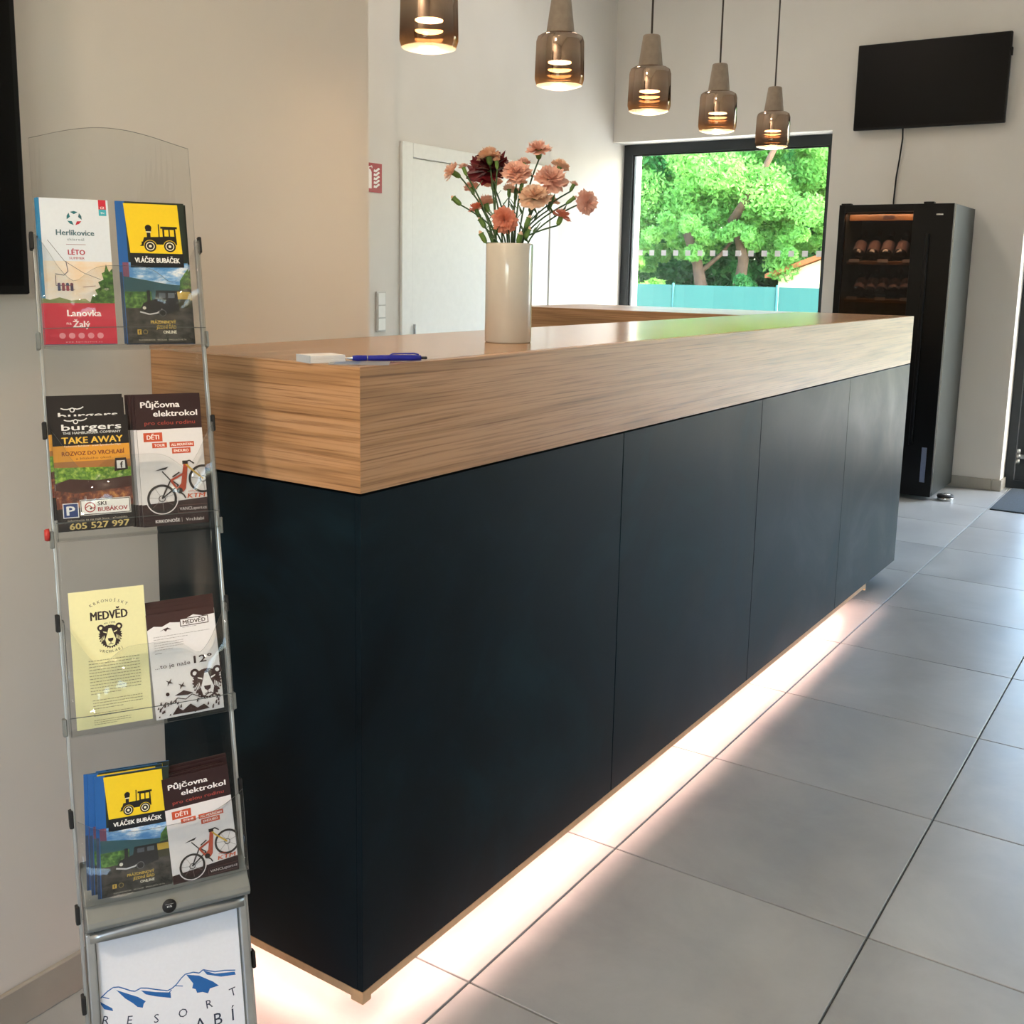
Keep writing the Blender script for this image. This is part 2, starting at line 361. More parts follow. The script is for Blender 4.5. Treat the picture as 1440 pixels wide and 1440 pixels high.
# door_2: wide white door in the service wall
DY0, DY1 = 3.66, 5.42
m = MB().cbox((X2, DY0, 0), (X2+.02, DY0+.1, 2.114)).cbox((X2, DY1-.1, 0), (X2+.02, DY1, 2.114)).cbox((X2, DY0+.1, 2.03), (X2+.02, DY1-.1, 2.114))
d2 = struct(m.build('door_2', M_WHITE))
ym = (DY0+DY1)/2
for a, b in ((DY0+.105, DY1-.105),):
    lf = MB().cbox((X2-.0, a, .008), (X2+.012, b, 2.026), .003).build('door_leaf', M_WHITE, d2)
for z in (.25, 1.01):
    MB().lathe([(0, -.036), (.008, -.036), (.008, .036), (0, .036)], (X2+.026, DY0+.112, z), 12).build('hinge', M_STEEL, d2)

# ------------------------------------------------------------ counter
ct = empty('reception_counter', (0, 0, 0))
tag(ct, 'long oak topped reception counter with dark steel front panels and lit plinth', 'counter')
tb = .022
XE = -1.68; YI = 2.97
MB().prism([(XW+.001, tb), (-tb, tb), (-tb, L-tb), (XW+.001, L-tb)], H-.035, H).build('worktop', W_TOP, ct)
MB().prism([(XE, YI+tb), (XW, YI+tb), (XW, L-tb), (XE, L-tb)], H-.035, H).build('return_worktop', W_X, ct)
def apron(name, pts, mat): MB().prism(pts, H-A, H).build(name, mat, ct, bevel=.0008)
apron('end_apron', [(XW+.001, 0), (0, 0), (-tb, tb), (XW+.001, tb)], W_X)
apron('front_apron', [(0, 0), (0, L), (-tb, L-tb), (-tb, tb)], W_Y)
apron('back_apron', [(0, L), (XE, L), (XE, L-tb), (-tb, L-tb)], W_X)
apron('return_apron', [(XE, YI), (XW+.002, YI), (XW+.002, YI+tb), (XE, YI+tb)], W_X)
MB().prism([(XW+.001, .63), (XW+tb, .63), (XW+tb, YI-.001), (XW+.001, YI-.001)], H-A, H-.036).build('inner_apron', W_Y, ct)
MB().box((XE, YI+tb, H-A), (XE+tb, L-tb, H-.036)).build('return_end_apron', W_Y, ct)
ZB = .0832; pt = .012
ys = [0, .9317, 1.8432, 2.7676, L]
for a, b in zip(ys, ys[1:]):
    MB().cbox((-pt, a+.0012+(0 if a else -.0012), ZB), (0, b-.0012, H-A-.004), .0008).build('front_panel', M_PANEL, ct)
MB().cbox((XW+.001, 0, ZB), (-pt-.0004, pt, H-A-.004), .0008).build('end_panel', M_PANEL, ct)
MB().cbox((XE+.01, L-pt, ZB), (-pt-.0004, L, H-A-.004), .0008).build('back_panel', M_PANEL, ct)
MB().box((XW+.001, pt+.001, .112), (-pt-.001, L-pt-.001, H-A-.006)).build('carcass', M_BLACKCORE, ct)
MB().box((XE+.02, YI+.06, .112), (XW-.0, L-pt-.001, H-A-.006)).build('return_carcass', M_BLACKCORE, ct)
M_BIRCH = plain('pale_wood_strip', '#c9a47c', .5, var=.08, scale=40)
YS = 3.2
MB().box((-.016, .016, .0665), (-.0004, YS, ZB-.0008)).build('light_skirt', M_BIRCH, ct)
MB().box((XW+.002, .0004, .0665), (-.016, .016, ZB-.0008)).build('light_skirt', M_BIRCH, ct)
MB().box((-.028, 0, .059), (0.0006, .0155, ZB-.0008)).box((-.0155, .0155, .059), (0.0006, .022, ZB-.0008)).build('corner_foot', M_BIRCH, ct)
MB().box((-.018, YS, .055), (0.0, YS+.012, ZB-.0008)).build('corner_foot', M_BIRCH, ct)
MB().box((XW+.002, .165, -.0), (-.165, L-.25, .112)).build('plinth', plain('plinth_grey', '#d0ccc6', .7), ct)
MB().box((XE+.12, YI+.12, 0), (XW, L-.25, .112)).build('return_plinth', M_BLACKCORE, ct)
MB().box((-.086, .080, .094), (-.080, YS-.06, .108)).build('led_strip', M_LED, ct)
MB().box((XW+.004, .080, .094), (-.0865, .086, .108)).build('led_strip', M_LED, ct)

# ------------------------------------------------------------ pendants
pen = empty('pendant_lamp', (-.26, .505, 1.812))
m = MB().lathe([(.056, .006), (.0605, .02), (.0605, .03), (.0595, .07), (.0585, .108), (.055, .119), (.046, .1245), (.032, .126)], seg=40); m.build('glass_shade', M_PGLASS, pen)
m = MB().lathe([(.0003, -.004), (.02, -.003), (.04, .001), (.053, .0045), (.056, .006)], seg=40); m.build('glass_foot', M_LENS, pen)
MB().lathe([(0, .0), (.034, .0), (.034, .004), (0, .004)], (0, 0, .122), 32).lathe([(0, .062), (.030, .062), (.031, .07), (.028, .124), (0, .124)], seg=32).build('led_holder', plain('holder_black', '#1b1715', .5), pen)
MB().lathe([(0, 0), (.0285, 0), (.0285, .0015), (0, .0015)], (0, 0, .0595), 32).build('led_disc', M_LAMP, pen)
MB().lathe([(0, .124), (.034, .124), (.0345, .128), (.024, .208), (.022, .211), (0, .211)], seg=32).build('concrete_cap', M_CONC, pen)
MB().lathe([(0, .211), (.003, .211), (.003, ZC-1.84), (0, ZC-1.84)], seg=8).build('cord', M_CABLE, pen)
MB().lathe([(0, ZC-1.84), (.05, ZC-1.84), (.05, ZC-1.812), (0, ZC-1.812)], seg=32).build('ceiling_rose', M_CONC, pen)
plab = ['pendant nearest the camera, cut off by the top edge of the photo', 'second pendant from the left, its smoked glass above the dark red flower',
        'middle pendant of the five, over the window corner', 'fourth pendant from the left, just above the window head', 'rightmost and smallest looking pendant, hanging in front of the window']
for k, y in enumerate((.505, 1.02, 1.508, 1.993, 2.488)):
    p = pen if k == 0 else dup(pen); p.location = (-.26, y, 1.812+(0.003*k))
    tag(p, plab[k], 'lamp', 'smoked glass pendant lamps over the counter')
    light('pendant_light', 'SPOT', (-.26, y, 1.86), 1.0, (1, .80, .58), (0, 0, -1), spot_size=math.radians(105), spot_blend=1.0, shadow_soft_size=.028)

# fill lamps added on the ceiling, out of frame, to brighten the room
clab = ['round white ceiling lamp over the service area nearest the white door', 'round white ceiling lamp over the service area behind the wall corner', 'round white ceiling lamp over the entrance aisle behind the camera', 'round white ceiling lamp above the brochure stand']
for k, (x, y, e, c) in enumerate(((-1.75, 4.4, CL[0], (1, .93, .84)), (-1.75, 1.9, CL[1], (1, .80, .64)), (.35, -2.8, CL[2], (1, .80, .60)), (.5, -.9, CL[3], (1, .80, .60)))):
    r = empty('ceiling_lamp', (x, y, ZC)); tag(r, clab[k], 'lamp')
    MB().lathe([(0, -.001), (.19, -.001), (.19, -.05), (.178, -.052), (.178, -.045), (0, -.045)], seg=36).build('lamp_housing', M_WHITE, r)
    l = light('lamp_light', 'AREA', (x, y, ZC-.056), e, c, (0, 0, -1), shape='DISK', size=.34)

# ------------------------------------------------------------ vase and carnations
VC = Vector((-.198, .723, H))
m = MB().lathe([(0, 0), (.050, 0), (.053, .003), (.053, .218), (.0515, .2215), (.0495, .22), (.049, .01), (0, .008)], VC, 48)
tag(m.build('flower_vase', M_CERAMIC), 'tall pale grey glazed cylinder vase on the counter', 'vase')
heads = [(-.345,.702,1.591,.032,'PALE','pale pink carnation at the upper left end of the bouquet'),
(-.314,.703,1.599,.017,'PINK','half open pink carnation right beside the upper left bloom'),
(-.286,.766,1.603,.068,'CRIM','the only dark crimson carnation in the vase'),
(-.27,.738,1.628,.035,'CREAM','pale peach carnation standing in front of the crimson one'),
(-.243,.731,1.613,.015,'CREAM','slim peach bud crossing the right of the crimson bloom'),
(-.213,.768,1.591,.045,'PINK','broad pink carnation directly right of the crimson one'),
(-.222,.811,1.615,.022,'PINK','round half open pink carnation above the centre right'),
(-.187,.818,1.646,.038,'PINK','topmost carnation of the bouquet on its own stem'),
(-.152,.857,1.609,.03,'CREAM','brownish peach carnation near the top right'),
(-.146,.81,1.578,.05,'PINK','large round pink carnation at the upper right'),
(-.163,.769,1.537,.046,'CREAM','large pale peach carnation right of the middle'),
(-.112,.853,1.567,.015,'PALE','slender pink bud rising at the far right'),
(-.072,.849,1.528,.036,'PINK','rightmost carnation, turned sideways'),
(-.108,.796,1.493,.03,'SALMON','orange pink carnation low on the right side'),
(-.16,.835,1.529,.027,'PALE','pale carnation half hidden behind the right stems'),
(-.203,.709,1.482,.038,'SALMON','bright salmon carnation low in the middle front'),
(-.28,.707,1.508,.024,'SALMON','small salmon carnation at the left middle'),
(-.327,.752,1.56,.024,'PINK','small pink carnation behind the left stems'),
(-.286,.781,1.571,.03,'PINK','pink carnation below the crimson one'),
(-.254,.8,1.556,.022,'PALE','pale carnation deep behind the middle'),
(-.24,.808,1.549,.02,'PALE','small pale carnation at the back of the middle'),
(-.2,.772,1.566,.02,'CREAM','peach bud under the broad pink bloom'),
(-.284,.751,1.523,.032,'PINK','pink carnation in the left centre of the bunch')]
buds = [(-.325,.682,1.53,.012,'green bud with a cream tip at the far left'),(-.168,.755,1.487,.012,'small pink tipped bud above the right of the vase'),
(-.17,.724,1.45,.013,'cream tipped bud just above the vase rim at centre right'),(-.166,.751,1.462,.012,'dusky bud close to the rim, right of the cream one'),
(-.269,.709,1.484,.012,'pale bud left of the salmon bloom'),(-.254,.691,1.451,.012,'low green bud at the left of the vase rim'),(-.099,.833,1.536,.009,'tiny green bud beside the rightmost carnation')]
PM = dict(PINK=P_PINK, PALE=P_PALE, SALMON=P_SALMON, CRIM=P_CRIM, CREAM=P_CREAM)
def bloom_mesh(seed, openness=1.0):
    r = random.Random(seed); m = MB()
    for ring, (n, tilt, ln, z) in enumerate(((9, .15, 1.0, .0), (9, .5, .92, .08), (8, .85, .8, .14), (6, 1.15, .62, .18), (4, 1.4, .45, .2))):
        tilt = tilt+(1-openness)*1.0
        for k in range(n):
            a0 = 2*PI*(k+r.random()*.5)/n+ring*.4; wd = .62+r.random()*.25; NS = 6
            vs = []; fs = []
            tl = min(1.5, tilt+r.uniform(-.2, .25))
            for s in range(4):
                t = s/3
                for q in range(NS+1):
                    u = q/NS-.5; an = a0+u*wd*(1.6-.2*t)*(1.25 if ring < 2 else 1)
                    rad = ln*t*(1-.25*abs(u))
                    if s == 3: rad += (.09 if q % 2 else -.05)*ln+r.uniform(-.04, .04)
                    zz = z+rad*math.sin(tl)*.95-.12*t*t*math.cos(tl)*ln + (.07*math.sin(q*2.3+k*1.7+ring)*t*t)
                    rr = rad*math.cos(tl)+.03
                    vs.append((rr*math.cos(an), rr*math.sin(an), zz))
            for s in range(3):
                for q in range(NS): i = s*(NS+1)+q; fs.append((i, i+1, i+NS+2, i+NS+1))
            m.add(vs, fs, 0, True)
    return m
def aim(o, d): o.rotation_euler = Vector(d).to_track_quat('Z', 'Y').to_euler()
def flower(hx, hy, hz, w, colkey, label, bud=False, idx=0):
    root = empty('carnation', VC+Vector((0, 0, .01)))
    tag(root, label, 'flower', 'carnations in the vase')
    hd = Vector((hx, hy, hz)); rel = hd-VC
    out = Vector((rel.x, rel.y, 0)); sp = out.length
    rim = VC+Vector((out.x, out.y, 0))*(.030/max(sp, .03))+Vector((random.uniform(-.012, .012), random.uniform(-.012, .012), .222))
    rad2 = Vector((rim.x-VC.x, rim.y-VC.y, 0))
    if rad2.length > .042: rim = VC+rad2*(.042/rad2.length)+Vector((0, 0, .222))
    base = VC+Vector((-out.x*.08, -out.y*.08, .02))
    r = w*.5
    dirn = (Vector((out.x*2.0, out.y*2.0, .55 if not bud else .9*max(.25, hz-VC.z-.2)))).normalized()
    if 'sideways' in label: dirn = Vector((.9, -.25, .12)).normalized()
    if 'upper left end' in label: dirn = Vector((-.6, -.6, .5)).normalized()
    if w > .036 and 'sideways' not in label: dirn = (dirn*.55+Vector((.35, -.62, .25))).normalized()
    if 'topmost' in label: dirn = Vector((.1, -.25, .95)).normalized()
    if 'bright salmon' in label: dirn = Vector((.3, -.85, -.1)).normalized()
    if 'crimson carnation' in label and 'only' in label: dirn = Vector((.25, -.5, .75)).normalized()
    cl = .022 if bud else min(.024, .014+r*.35); cr = max(.0045, min(.0075, r*.42)) if not bud else w*.52
    nb = hd-dirn*(r*.15+cl)
    p = []; c1 = rim+Vector((out.x*.10, out.y*.10, (nb.z-rim.z)*.5)); 
    for k in range(10):
        t = k/9; q = rim*(1-t)**2+c1*2*t*(1-t)+nb*t*t; p.append(q)
    pts = [base-root.location, base*.5+rim*.5-root.location]+[q-root.location for q in p]
    MB().tube(pts, .0019, 6).build('stem', M_STEM, root)
    if not bud:
        bl = bloom_mesh(idx*7+3, .45 if w < .024 else (.8 if w < .034 else 1.0)); bl.xf(Matrix.Scale(r*1.6, 4)).xf(dirn.to_track_quat('Z', 'Y').to_matrix().to_4x4())
        bl.xf(Matrix.Translation(hd-dirn*r*.2-root.location)).build('bloom', PM[colkey], root)
    else:
        MB().lathe([(cr*.8, 0), (cr*.75, .004), (cr*.45, .008), (.0004, .010)], (0, 0, cl), 10).xf(dirn.to_track_quat('Z', 'Y').to_matrix().to_4x4()).xf(Matrix.Translation(nb-root.location)).build('bud_tip', P_CREAM, root)
    MB().lathe([(.0018, 0), (cr*.75, .003), (cr, cl*.45), (cr*.95, cl), (cr*1.2, cl*1.12)], seg=10).xf(dirn.to_track_quat('Z', 'Y').to_matrix().to_4x4()).xf(Matrix.Translation(nb-root.location)).build('calyx', M_CALYX, root)
    for k in range(2 if not bud else 1):
        t = random.choice((3, 5, 6, 7)); b0 = pts[2+t]; a = random.random()*2*PI
        dv = (Vector((math.cos(a), math.sin(a), 1.3))).normalized(); ln = random.uniform(.018, .034); sd = dv.cross(Vector((0, 0, 1))).normalized()*.0032
        q = [b0, b0+dv*ln*.4+sd, b0+dv*ln, b0+dv*ln*.4-sd]; th = dv.cross(sd).normalized()*.0006
        MB().add([x+th for x in q]+[x-th for x in q], [(0, 1, 2, 3), (7, 6, 5, 4), (0, 4, 5, 1), (1, 5, 6, 2), (2, 6, 7, 3), (3, 7, 4, 0)], 0).build('leaf', M_LEAFD, root)
for i, h in enumerate(heads): flower(*h, idx=i)
for i, b in enumerate(buds): flower(b[0], b[1], b[2], b[3], None, b[4], True, i)

# ------------------------------------------------------------ notepad, pen, leaflet on the corner
def put_flat(o, loc, rz): o.location = loc; o.rotation_euler = (0, 0, rz)
r = empty('leaflet', (-.052, .058, H+.0003), math.radians(38))
tag(r, 'thin grey leaflet lying flat under the pen on the counter corner', 'leaflet')
MB().box((-.05, -.034, 0), (.05, .034, .0008)).build('sheet', plain('leaflet_grey', '#8f9195', .35), r)
MB().box((-.042, -.026, .0008), (.0, .026, .0010)).build('printed_block', plain('leaflet_blue', '#62779a', .35), r)
r = empty('notepad', (-.1185, .034, H+.0002), math.radians(72))
tag(r, 'small white paper notepad lying at the front corner of the counter', 'notepad')
for k in range(6): MB().box((-.034+.0004*(k % 2), -.0245, k*.0021), (.034-.0006*(k % 3), .0245, k*.0021+.0019)).build('paper_layer', M_PAPER, r)
MB().box((-.0345, -.0249, .0), (-.0335+.0, .0249, .0128)).build('glued_spine', plain('glue_strip', '#b9c0c8', .5), r)
r = empty('ballpoint_pen', (-.046, .118, H+.0062), 0)
tag(r, 'blue plastic ballpoint pen lying beside the white notepad', 'pen')
dv = Vector((.096, .113, 0)).normalized(); pm = dv.to_track_quat('X', 'Z').to_matrix().to_4x4()
M_BLUE = plain('pen_blue', '#1a2492', .28, var=.03)
MB().lathe([(.0003, -.074), (.0011, -.070), (.0024, -.062), (.0036, -.058)], axis='x', seg=16).xf(pm).build('tip', M_CHROME, r)
MB().lathe([(.0040, -.058), (.0052, -.050), (.0049, -.034), (.0045, -.033)], axis='x', seg=18).xf(pm).build('grip', M_BLUE, r)
MB().lathe([(.0047, -.033), (.0047, -.0315)], axis='x', seg=18).xf(pm).build('ring', M_CHROME, r)
MB().lathe([(.0047, -.0315), (.0054, -.01), (.0054, .045), (.0048, .062), (0, .0625)], axis='x', seg=18).xf(pm).build('barrel', M_BLUE, r)
MB().lathe([(0, .062), (.0026, .062), (.0026, .072), (.002, .073), (0, .073)], axis='x', seg=12).xf(pm).build('push_button', M_BLACKRUB, r)
MB().prism([(.006, .0052), (.012, .0085), (.05, .0092), (.058, .0072), (.058, .0045), (.05, .0066), (.014, .0064)], -.0022, .0022, axis='y').xf(pm).build('clip', M_BLUE, r)

# ------------------------------------------------------------ print on paper: flat coloured pieces and lettering laid on a sheet
FLAT = {}
def flat(c, rough=.4):
    if c not in FLAT: FLAT[c] = plain('ink_'+c.lstrip('#'), c, rough, var=.015, scale=200)
    return FLAT[c]
def photo_mat(name, stops, scale):
    n = N(name); b = n.bsdf(Roughness=.4); f = n.noise(n.coords(scale), 1, 5, .65); r = n.ramp(f, [(p, lin(c)) for p, c in stops]); n.l(r.outputs[0], b.inputs['Base Color']); return n.m
PH_SKY = photo_mat('print_sky', [(.42, '#4f8fce'), (.52, '#8db9e2'), (.62, '#eef2f6')], (25, 1, 60))
PH_DUSK = photo_mat('print_dusk', [(.3, '#dfe6ee'), (.5, '#e9dfd2'), (.7, '#e6c79c')], (12, 1, 22))
PH_LEAF = photo_mat('print_foliage', [(.35, '#20401c'), (.5, '#3f6f2c'), (.65, '#79a64a')], (120, 1, 120))
PH_ROAD = photo_mat('print_road', [(.4, '#22211f'), (.6, '#4a4742')], (60, 1, 90))
PH_FOOD = photo_mat('print_burger', [(.32, '#2e1410'), (.46, '#5c231a'), (.56, '#8a4a2a'), (.66, '#c98a4a')], (70, 1, 70))
PH_SALAD = photo_mat('print_salad', [(.35, '#3c6420'), (.5, '#6d9c2e'), (.65, '#b4cf5c')], (160, 1, 160))
LETTER = {}
def glyphs(t, bold):
    k = (t, bold)
    if k not in LETTER:
        c = bpy.data.curves.new('t', 'FONT'); c.body = t; c.size = 1; c.resolution_u = 2; c.offset = 0
        o = bpy.data.objects.new('t', c); COL.objects.link(o); bpy.context.view_layer.update()
        me = bpy.data.meshes.new_from_object(o.evaluated_get(bpy.context.evaluated_depsgraph_get()))
        vs = [tuple(v.co) for v in me.vertices]; fs = [tuple(p.vertices) for p in me.polygons]
        bpy.data.objects.remove(o); bpy.data.curves.remove(c); bpy.data.meshes.remove(me)
        LETTER[k] = (vs, fs)
    return LETTER[k]
class Print:
    """flat ink pieces in millimetres on the plane y = 0, facing -y; later pieces lie on top"""
    def __init__(s): s.m = MB(); s.mats = []; s.k = 0; s.step = .000012; s.clip = None
    def mi(s, c):
        m = c if not isinstance(c, str) else flat(c)
        if m not in s.mats: s.mats.append(m)
        return s.mats.index(m)
    def cut(s, pts):
        if s.clip is None or all(q[0] <= s.clip for q in pts): return pts
        out = []
        for a, b in zip(pts, pts[1:]+pts[:1]):
            if a[0] <= s.clip: out.append(a)
            if (a[0] <= s.clip) != (b[0] <= s.clip): t = (s.clip-a[0])/(b[0]-a[0]); out.append((s.clip, a[1]+t*(b[1]-a[1])))
        return out
    def poly(s, pts, c, same=False):
        pts = s.cut([tuple(q) for q in pts])
        if len(pts) < 3: return s
        if not same: s.k += 1
        y = -s.k*s.step; s.m.add([(x/1000, y, z/1000) for x, z in pts], [tuple(range(len(pts)))], s.mi(c)); return s
    def rect(s, x0, z0, x1, z1, c): return s.poly([(x0, z0), (x1, z0), (x1, z1), (x0, z1)], c)
    def disc(s, x, z, r, c, n=20, sx=1): return s.poly([(x+r*sx*math.cos(2*PI*i/n), z+r*math.sin(2*PI*i/n)) for i in range(n)], c)
    def ring(s, x, z, r, w, c, n=28, a0=0, a1=2*PI):
        s.k += 1; q = lambda r_, a: (x+r_*math.cos(a), z+r_*math.sin(a))
        for i in range(n):
            a = a0+(a1-a0)*i/n; b = a0+(a1-a0)*(i+1)/n; s.poly([q(r-w/2, a), q(r+w/2, a), q(r+w/2, b), q(r-w/2, b)], c, True)
        return s
    def line(s, pts, w, c):
        s.k += 1
        for i in range(len(pts)-1):
            a, b = Vector(pts[i]), Vector(pts[i+1]); d = (b-a)
            if d.length == 0: continue
            nn = Vector((-d.y, d.x)).normalized()*w/2; s.poly([(a+nn)[:], (b+nn)[:], (b-nn)[:], (a-nn)[:]], c, True)
        return s
    def text(s, t, x, z, h, c, w=None, bold=False, align='l', rot=0, shear=0):
        vs, fs = glyphs(t, False)
        if not vs: return s
        if bold:
            for q, r_ in ((-.045, .0), (.045, .0), (0, .035)): s.text(t, x+q*h, z+r_*h, h, c, w, False, align, rot, shear)
        xs = [v[0] for v in vs]; x0, x1 = min(xs), max(xs); sz = h/.73
        sx = (w/(x1-x0)) if w else sz
        tw = (x1-x0)*sx; ox = x-(tw if align == 'r' else tw/2 if align == 'c' else 0)
        s.k += 1; y = -s.k*s.step; out = []
        for v in vs:
            px = (v[0]-x0)*sx+v[1]*sz*shear; pz = v[1]*sz; qx = ox+px*math.cos(rot)-pz*math.sin(rot); qz = z+px*math.sin(rot)+pz*math.cos(rot)
            out.append((qx/1000, y, qz/1000))
        s.m.add(out, fs, s.mi(c)); return s
    def greek(s, x0, z0, x1, rows, dz, c, h=.7, seed=1):
        r = random.Random(seed)
        for k in range(rows):
            x = x0; end = x1 if k < rows-1 else x0+(x1-x0)*.6
            while x < end:
                w = r.uniform(1.5, 5); s.rect(x, z0-k*dz, min(x+w, end), z0-k*dz+h, c); x += w+.9
        return s
def bear(p, cx, cz, s, br='#3b211c', pale='#f2efe6'):
    r = random.Random(4); pts = []
    for i in range(60):
        a = PI/2+2*PI*i/60; q = (1.0+(.09 if i % 2 else -.05)*(1 if math.sin(a) < .55 else .2))
        pts.append((cx+s*q*.95*math.cos(a), cz+s*q*(.92 if math.sin(a) > 0 else 1.12)*math.sin(a)))
    p.disc(cx-.78*s, cz+.72*s, .3*s, br); p.disc(cx+.78*s, cz+.72*s, .3*s, br); p.disc(cx-.78*s, cz+.7*s, .14*s, pale); p.disc(cx+.78*s, cz+.7*s, .14*s, pale)
    p.poly(pts, br)
    p.poly([(cx-.12*s, cz+.62*s), (cx+.12*s, cz+.62*s), (cx+.28*s, cz+.1*s), (cx+.46*s, cz-.4*s), (cx+.34*s, cz-.9*s), (cx, cz-1.05*s), (cx-.34*s, cz-.9*s), (cx-.46*s, cz-.4*s), (cx-.28*s, cz+.1*s)], pale)
    for sg in (-1, 1):
        p.poly([(cx+sg*.3*s, cz+.18*s), (cx+sg*.58*s, cz+.3*s), (cx+sg*.62*s, cz+.4*s), (cx+sg*.3*s, cz+.3*s)], pale)
        for k in range(4): p.line([(cx+sg*(.55+.1*k)*s, cz+(.0-.08*k)*s), (cx+sg*(.5+.09*k)*s, cz-(.35+.06*k)*s)], .05*s, pale)
    p.poly([(cx-.24*s, cz-.28*s), (cx+.24*s, cz-.28*s), (cx+.2*s, cz-.5*s), (cx, cz-.64*s), (cx-.2*s, cz-.5*s)], br)
    p.line([(cx, cz-.64*s), (cx, cz-.78*s)], .06*s, br); p.line([(cx-.2*s, cz-.84*s), (cx, cz-.78*s), (cx+.2*s, cz-.84*s)], .06*s, br)
def loco(p, x, z, s):
    K = '#15130f'; y_ = '#f2cf1d'
    p.rect(x+2*s, z+8*s, x+40*s, z+11*s, K); p.poly([(x, z+6*s), (x+6*s, z+6*s), (x+6*s, z+9*s), (x+3*s, z+9*s)], K)
    p.poly([(x+3*s, z+10*s), (x+5*s, z+16*s), (x+26*s, z+17*s), (x+26*s, z+9*s), (x+3*s, z+9*s)], K)
    p.poly([(x+25*s, z+9*s), (x+25*s, z+27*s), (x+39*s, z+27*s), (x+40*s, z+9*s)], K); p.rect(x+23*s, z+26*s, x+41*s, z+28.5*s, K)
    p.rect(x+27*s, z+17.5*s, x+31.5*s, z+25*s, y_); p.rect(x+33*s, z+17.5*s, x+37.5*s, z+25*s, y_)
    p.rect(x+8*s, z+16*s, x+12*s, z+22*s, K); p.rect(x+7.4*s, z+21.2*s, x+12.6*s, z+22.6*s, '#e8e0c0'); p.disc(x+10*s, z+26.5*s, 3.6*s, K, 14); p.rect(x+7*s, z+22.6*s, x+13*s, z+25.5*s, K)
    p.rect(x+20.5*s, z+16*s, x+21.8*s, z+31*s, K)
    for q in (11, 32): p.disc(x+q*s, z+6*s, 6.4*s, K); p.ring(x+q*s, z+6*s, 4.2*s, 1.0*s, '#efe9d0'); p.disc(x+q*s, z+6*s, 1.6*s, '#efe9d0', 12); p.ring(x+q*s, z+6*s, 6.7*s, .6*s, y_)
def bike(p, x, z, s):
    K = '#26201f'; O = '#b3472c'
    for cx, cz in ((0, 0), (47, 20)):
        p.ring(x+cx*s, z+cz*s, 15*s, 2.6*s, K, 36); p.ring(x+cx*s, z+cz*s, 3.4*s, .8*s, K, 16)
        for k in range(7): a = k*2*PI/7+.3; p.line([(x+cx*s+2*s*math.cos(a), z+cz*s+2*s*math.sin(a)), (x+cx*s+14*s*math.cos(a), z+cz*s+14*s*math.sin(a))], .35*s, '#8b8582')
    f = lambda pts, w, c: p.line([(x+a*s, z+b*s) for a, b in pts], w*s, c)
    f([(0, 0), (19, 14), (11, 21), (0, 0)], 1.5, K); f([(20, 6), (11, 20), (27, 28)], 2.4, O); p.poly([(x+17*s, z+10*s), (x+24*s, z+6*s), (x+27*s, z+10*s), (x+31*s, z+38*s), (x+26*s, z+38*s), (x+22*s, z+16*s)], O)
    f([(10, 21), (2, 31)], 1.3, K); p.poly([(x-6*s, z+32*s), (x+6*s, z+33*s), (x+9*s, z+36*s), (x+2*s, z+34.5*s)], K)
    f([(29, 38), (33, 33), (47, 20)], 1.9, '#c9a233'); f([(27, 40), (33, 42), (38, 38)], 1.5, K); p.rect(x+25*s, z+38*s, x+31*s, z+42*s, K); f([(19, 7), (24, 3), (26, -1)], 1.6, K); p.disc(x+20*s, z+8*s, 3.4*s, K, 14)
    f([(13, 24), (21, 29)], 1.6, '#3b2a26')
